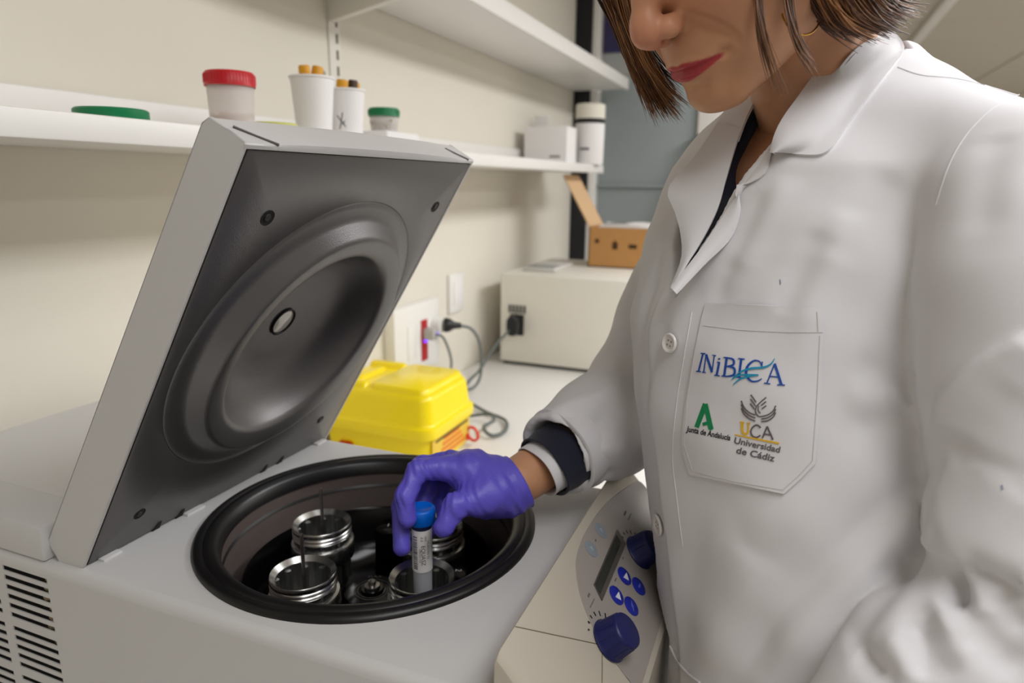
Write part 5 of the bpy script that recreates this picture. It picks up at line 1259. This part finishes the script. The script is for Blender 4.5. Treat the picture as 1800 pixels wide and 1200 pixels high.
# ------------------------------------------------------------------ hair
HAIR = mat('brown_hair', (120, 80, 50), 0.4, var=0.25, vscale=120, aniso=None)
f = Field((-0.105, -0.150, -0.12), (0.105, 0.12, 0.15), 0.003)
f.d = f.ell((0, -0.022, 0.036), (0.083, 0.102, 0.097))
f.add(f.ell((0, -0.050, -0.010), (0.078, 0.070, 0.060)), 0.03)
f.cut(f.ell((0, 0.080, -0.020), (0.064, 0.090, 0.088)), 0.012)
f.cut(f.ell((0, 0.05, -0.10), (0.2, 0.085, 0.075)), 0.01)
hp, hq = f.mesh(2)
hair = quad_obj('hair', hp @ HM.T+HC, hq, HAIR, woman)
rnd = random.Random(21)
def strands(name, guides, n, r_, jit, tip=0.25, sub=5, m=HAIR, spread=0.006):
    """locks between measured guide lines; every guide has the same number of points"""
    Gd = [np.array([at(*p) for p in gd]) for gd in guides]; g = G(); ng = len(Gd)
    for k in range(n):
        t = rnd.random()*(ng-1); i = min(int(t), ng-2); t -= i
        base = Gd[i]*(1-t)+Gd[i+1]*t; o = np.array([rnd.gauss(0, 1) for _ in range(3)])*spread; o2 = np.array([rnd.gauss(0, 1) for _ in range(3)])*jit
        m_ = len(base); P_ = [base[q]+o*(1-0.5*q/(m_-1))+o2*(q/(m_-1))**1.5 for q in range(m_)]
        cut = rnd.uniform(0.5, 1.15); P_[-1] = P_[-2]+(P_[-1]-P_[-2])*cut
        rr = r_*rnd.uniform(0.6, 1.3); g.tube(P_, [rr*(1-(1-tip)*(q/(m_-1))**2) for q in range(m_)], 4, sub, caps=False)
    return obj(name, g, m, hair, ang=180, stuff=True, recalc=False)
HL = mat('brown_hair_light', (164, 116, 76), 0.36, var=0.25, vscale=120)
HD = mat('brown_hair_dark', (76, 48, 32), 0.42, var=0.2, vscale=120)
far = [[(1030, -120, .56), (1052, -20, .57), (1080, 50, .58), (1105, 120, .585), (1130, 170, .585), (1142, 214, .58)],
       [(1050, -120, .56), (1072, -20, .57), (1096, 50, .575), (1118, 115, .58), (1146, 165, .58), (1168, 204, .575)],
       [(1075, -120, .56), (1090, -20, .57), (1110, 50, .57), (1134, 110, .575), (1162, 160, .575), (1192, 200, .57)],
       [(1090, -120, .55), (1100, -20, .56), (1117, 50, .565), (1142, 105, .57), (1170, 150, .57), (1206, 180, .565)]]
def clumps(name, guides, nc, per, r_, jit, cols, tip, spread, cj):
    for c_, share in cols:
        for q in range(max(1, int(nc*share))):
            t = rnd.random()*(len(guides)-1); i = min(int(t), len(guides)-2); t -= i; e = rnd.gauss(0, cj)
            mid = [tuple(np.array(a_)*(1-t)+np.array(b_)*t+np.array([e*(k/(len(guides[0])-1))**2, 0.6*e*(k/(len(guides[0])-1)), 0])) for k, (a_, b_) in enumerate(zip(guides[i], guides[i+1]))]
            g2 = [mid, [tuple(np.array(p)+np.array([rnd.gauss(0, 4), 0, 0])) for p in mid]]
            strands(name, g2, per, r_, jit, tip=tip, m=c_, spread=spread)
clumps('far_side_lock', far, 34, 11, 0.00062, 0.0022, ((HAIR, .45), (HL, .35), (HD, .2)), 0.12, 0.0016, 7)
strands('far_side_locks', [[(x-3, y*0.86-10, d+0.012) for x, y, d in gd] for gd in far], 150, 0.0007, 0.004, m=HD, spread=0.004, tip=0.15)
wA = [[(1318, -120, .466), (1326, -10, .458), (1333, 50, .456), (1346, 100, .459), (1366, 156, .462)], [(1330, -120, .466), (1340, -10, .458), (1348, 50, .456), (1362, 104, .459), (1384, 160, .463)]]
wB = [[(1372, -120, .466), (1376, -10, .458), (1384, 45, .456), (1400, 92, .458), (1428, 134, .460)], [(1384, -120, .466), (1391, -10, .458), (1400, 45, .457), (1416, 90, .459), (1440, 128, .461)]]
for w_ in (wA, wB):
    for c_, n_ in ((HAIR, 13), (HL, 8), (HD, 14)): strands('near_side_wisp', w_, n_, 0.0005, 0.0025, tip=0.1, m=c_, spread=0.0014)
bk = [[(1400, -140, .470), (1412, -50, .468), (1428, 5, .470), (1452, 38, .478), (1490, 58, .490)],
      [(1430, -140, .466), (1440, -50, .462), (1456, 0, .464), (1484, 40, .472), (1528, 60, .486)],
      [(1460, -140, .466), (1470, -50, .462), (1488, -5, .464), (1516, 32, .472), (1562, 54, .488)],
      [(1490, -140, .472), (1505, -60, .468), (1524, -15, .470), (1552, 20, .478), (1590, 40, .492)],
      [(1510, -140, .490), (1535, -60, .488), (1556, -20, .490), (1578, 5, .498), (1612, 14, .510)]]
strands('nape_locks', [[(x, y-6, d+0.006) for x, y, d in gd] for gd in bk], 300, 0.0009, 0.004, m=HD, spread=0.005)
clumps('nape_lock', bk, 42, 11, 0.00062, 0.0024, ((HAIR, .4), (HL, .25), (HD, .35)), 0.12, 0.0018, 6)
# locks combed from the parting all over the head, down to the bob line
def crown(n, m, r_, seed):
    q_ = random.Random(seed); g = G()
    for k in range(n):
        th = q_.uniform(-2.6, 2.6); th = math.copysign(abs(th), th)          # 0 = nape, +-2.6 = beside the face
        px = q_.uniform(-0.085, 0.07); top = np.array([math.copysign(0.004, math.sin(th)) if abs(th) > 0.5 else q_.uniform(-.02, .02), px if abs(th) > 0.5 else -0.06, 0.0])
        e = np.array([math.sin(th), -math.cos(th)]); sc_ = 1.02+q_.uniform(0, 0.05); P_ = []
        lo = -0.062-q_.uniform(0, 0.03)-0.01*abs(math.sin(th))
        for j in range(9):
            u = j/8; ph = u*math.pi/2*1.12
            x_ = top[0]*(1-u)+e[0]*0.086*sc_*math.sin(min(ph, 1.57)); y_ = top[1]*(1-u)*0.6-0.022*u+e[1]*0.104*sc_*math.sin(min(ph, 1.57))
            z_ = 0.036+0.099*sc_*math.cos(min(ph, 1.57)) if ph < 1.3 else None
            if z_ is None: z_ = P_[-1][2]+(lo-P_[-1][2])*0.5 if j < 8 else lo
            P_.append(np.array([x_, y_, z_]))
        W_ = []
        for p in P_:
            w = hw(p); d_ = w @ CF; xx, yy = 900+FPX*(w @ CR)/d_, 600-FPX*(w @ CU)/d_
            if yy > -12: break
            W_.append(w)
        if len(W_) > 3: g.tube(W_, [r_*q_.uniform(.7, 1.2)]*(len(W_)-1)+[r_*0.3], 4, 3, caps=False)
    obj('crown_locks', g, m, hair, ang=180, stuff=True, recalc=False)
crown(420, HAIR, 0.0014, 1); crown(260, HL, 0.0011, 2); crown(260, HD, 0.0012, 3)
for nm, L_, r_ in (('eyebrow', BROWS, 0.0016), ('eyelashes', LASH, 0.0008)):
    for pts in L_:
        rr_ = [r_*(0.5+0.5*math.sin(math.pi*(k+0.6)/len(pts))) for k in range(len(pts))]
        obj(nm, G().tube([hw(p) for p in pts], rr_, 6, 1), HD, woman)
ec = at(1408, 14, 0.474)
hoop = [ec+CR*0.0165*math.cos(a)+CU*0.0185*math.sin(a)+CF*0.006*math.cos(a) for a in [2*math.pi*k/40 for k in range(41)]]
obj('earring', G().tube(hoop, 0.0008, 8, 1), mat('gold', (222, 170, 84), 0.2, metal=1.0), woman, label='thin gold hoop earring')

# ------------------------------------------------------------------ trousers and shoes, below the frame
TRO = mat('trouser_grey', (52, 54, 62), 0.85, var=0.05)
f = Field((-0.16, 0.36, -1.42), (0.34, 0.86, -0.78), 0.008)
for s in (-1, 1):
    hip = np.array([0.088, 0.602, -0.84])+TL_*s*0.085; kn = hip+np.array([0, 0, -0.16])+TF*0.02+TL_*s*0.01; an = np.array([hip[0], hip[1], -1.375])+TL_*s*0.015-TF*0.02
    f.add(f.chain([hip, kn, an], [0.082, 0.066, 0.050], 0.03), 0.01)
tp, tq = f.mesh(2)
quad_obj('trousers', tp, tq, TRO, woman)
for s in (-1, 1):
    an = np.array([0.088, 0.602, -1.375])+TL_*s*0.10-TF*0.02
    f = Field(an-np.array([0.22, 0.22, 0.046]), an+np.array([0.22, 0.22, 0.08]), 0.004)
    f.d = f.chain([an+np.array([0, 0, 0.01]), an+TF*0.07+np.array([0, 0, -0.012]), an+TF*0.16+np.array([0, 0, -0.020])], [0.042, 0.040, 0.034], 0.02)
    f.cut((f.Z-np.float32(-1.4195)+0*f.X+0*f.Y).astype(np.float32), 0.002)
    sp_, sq_ = f.mesh(1)
    shoe = quad_obj('shoe', sp_, sq_, mat('shoe_white', (214, 212, 208), 0.5), woman)
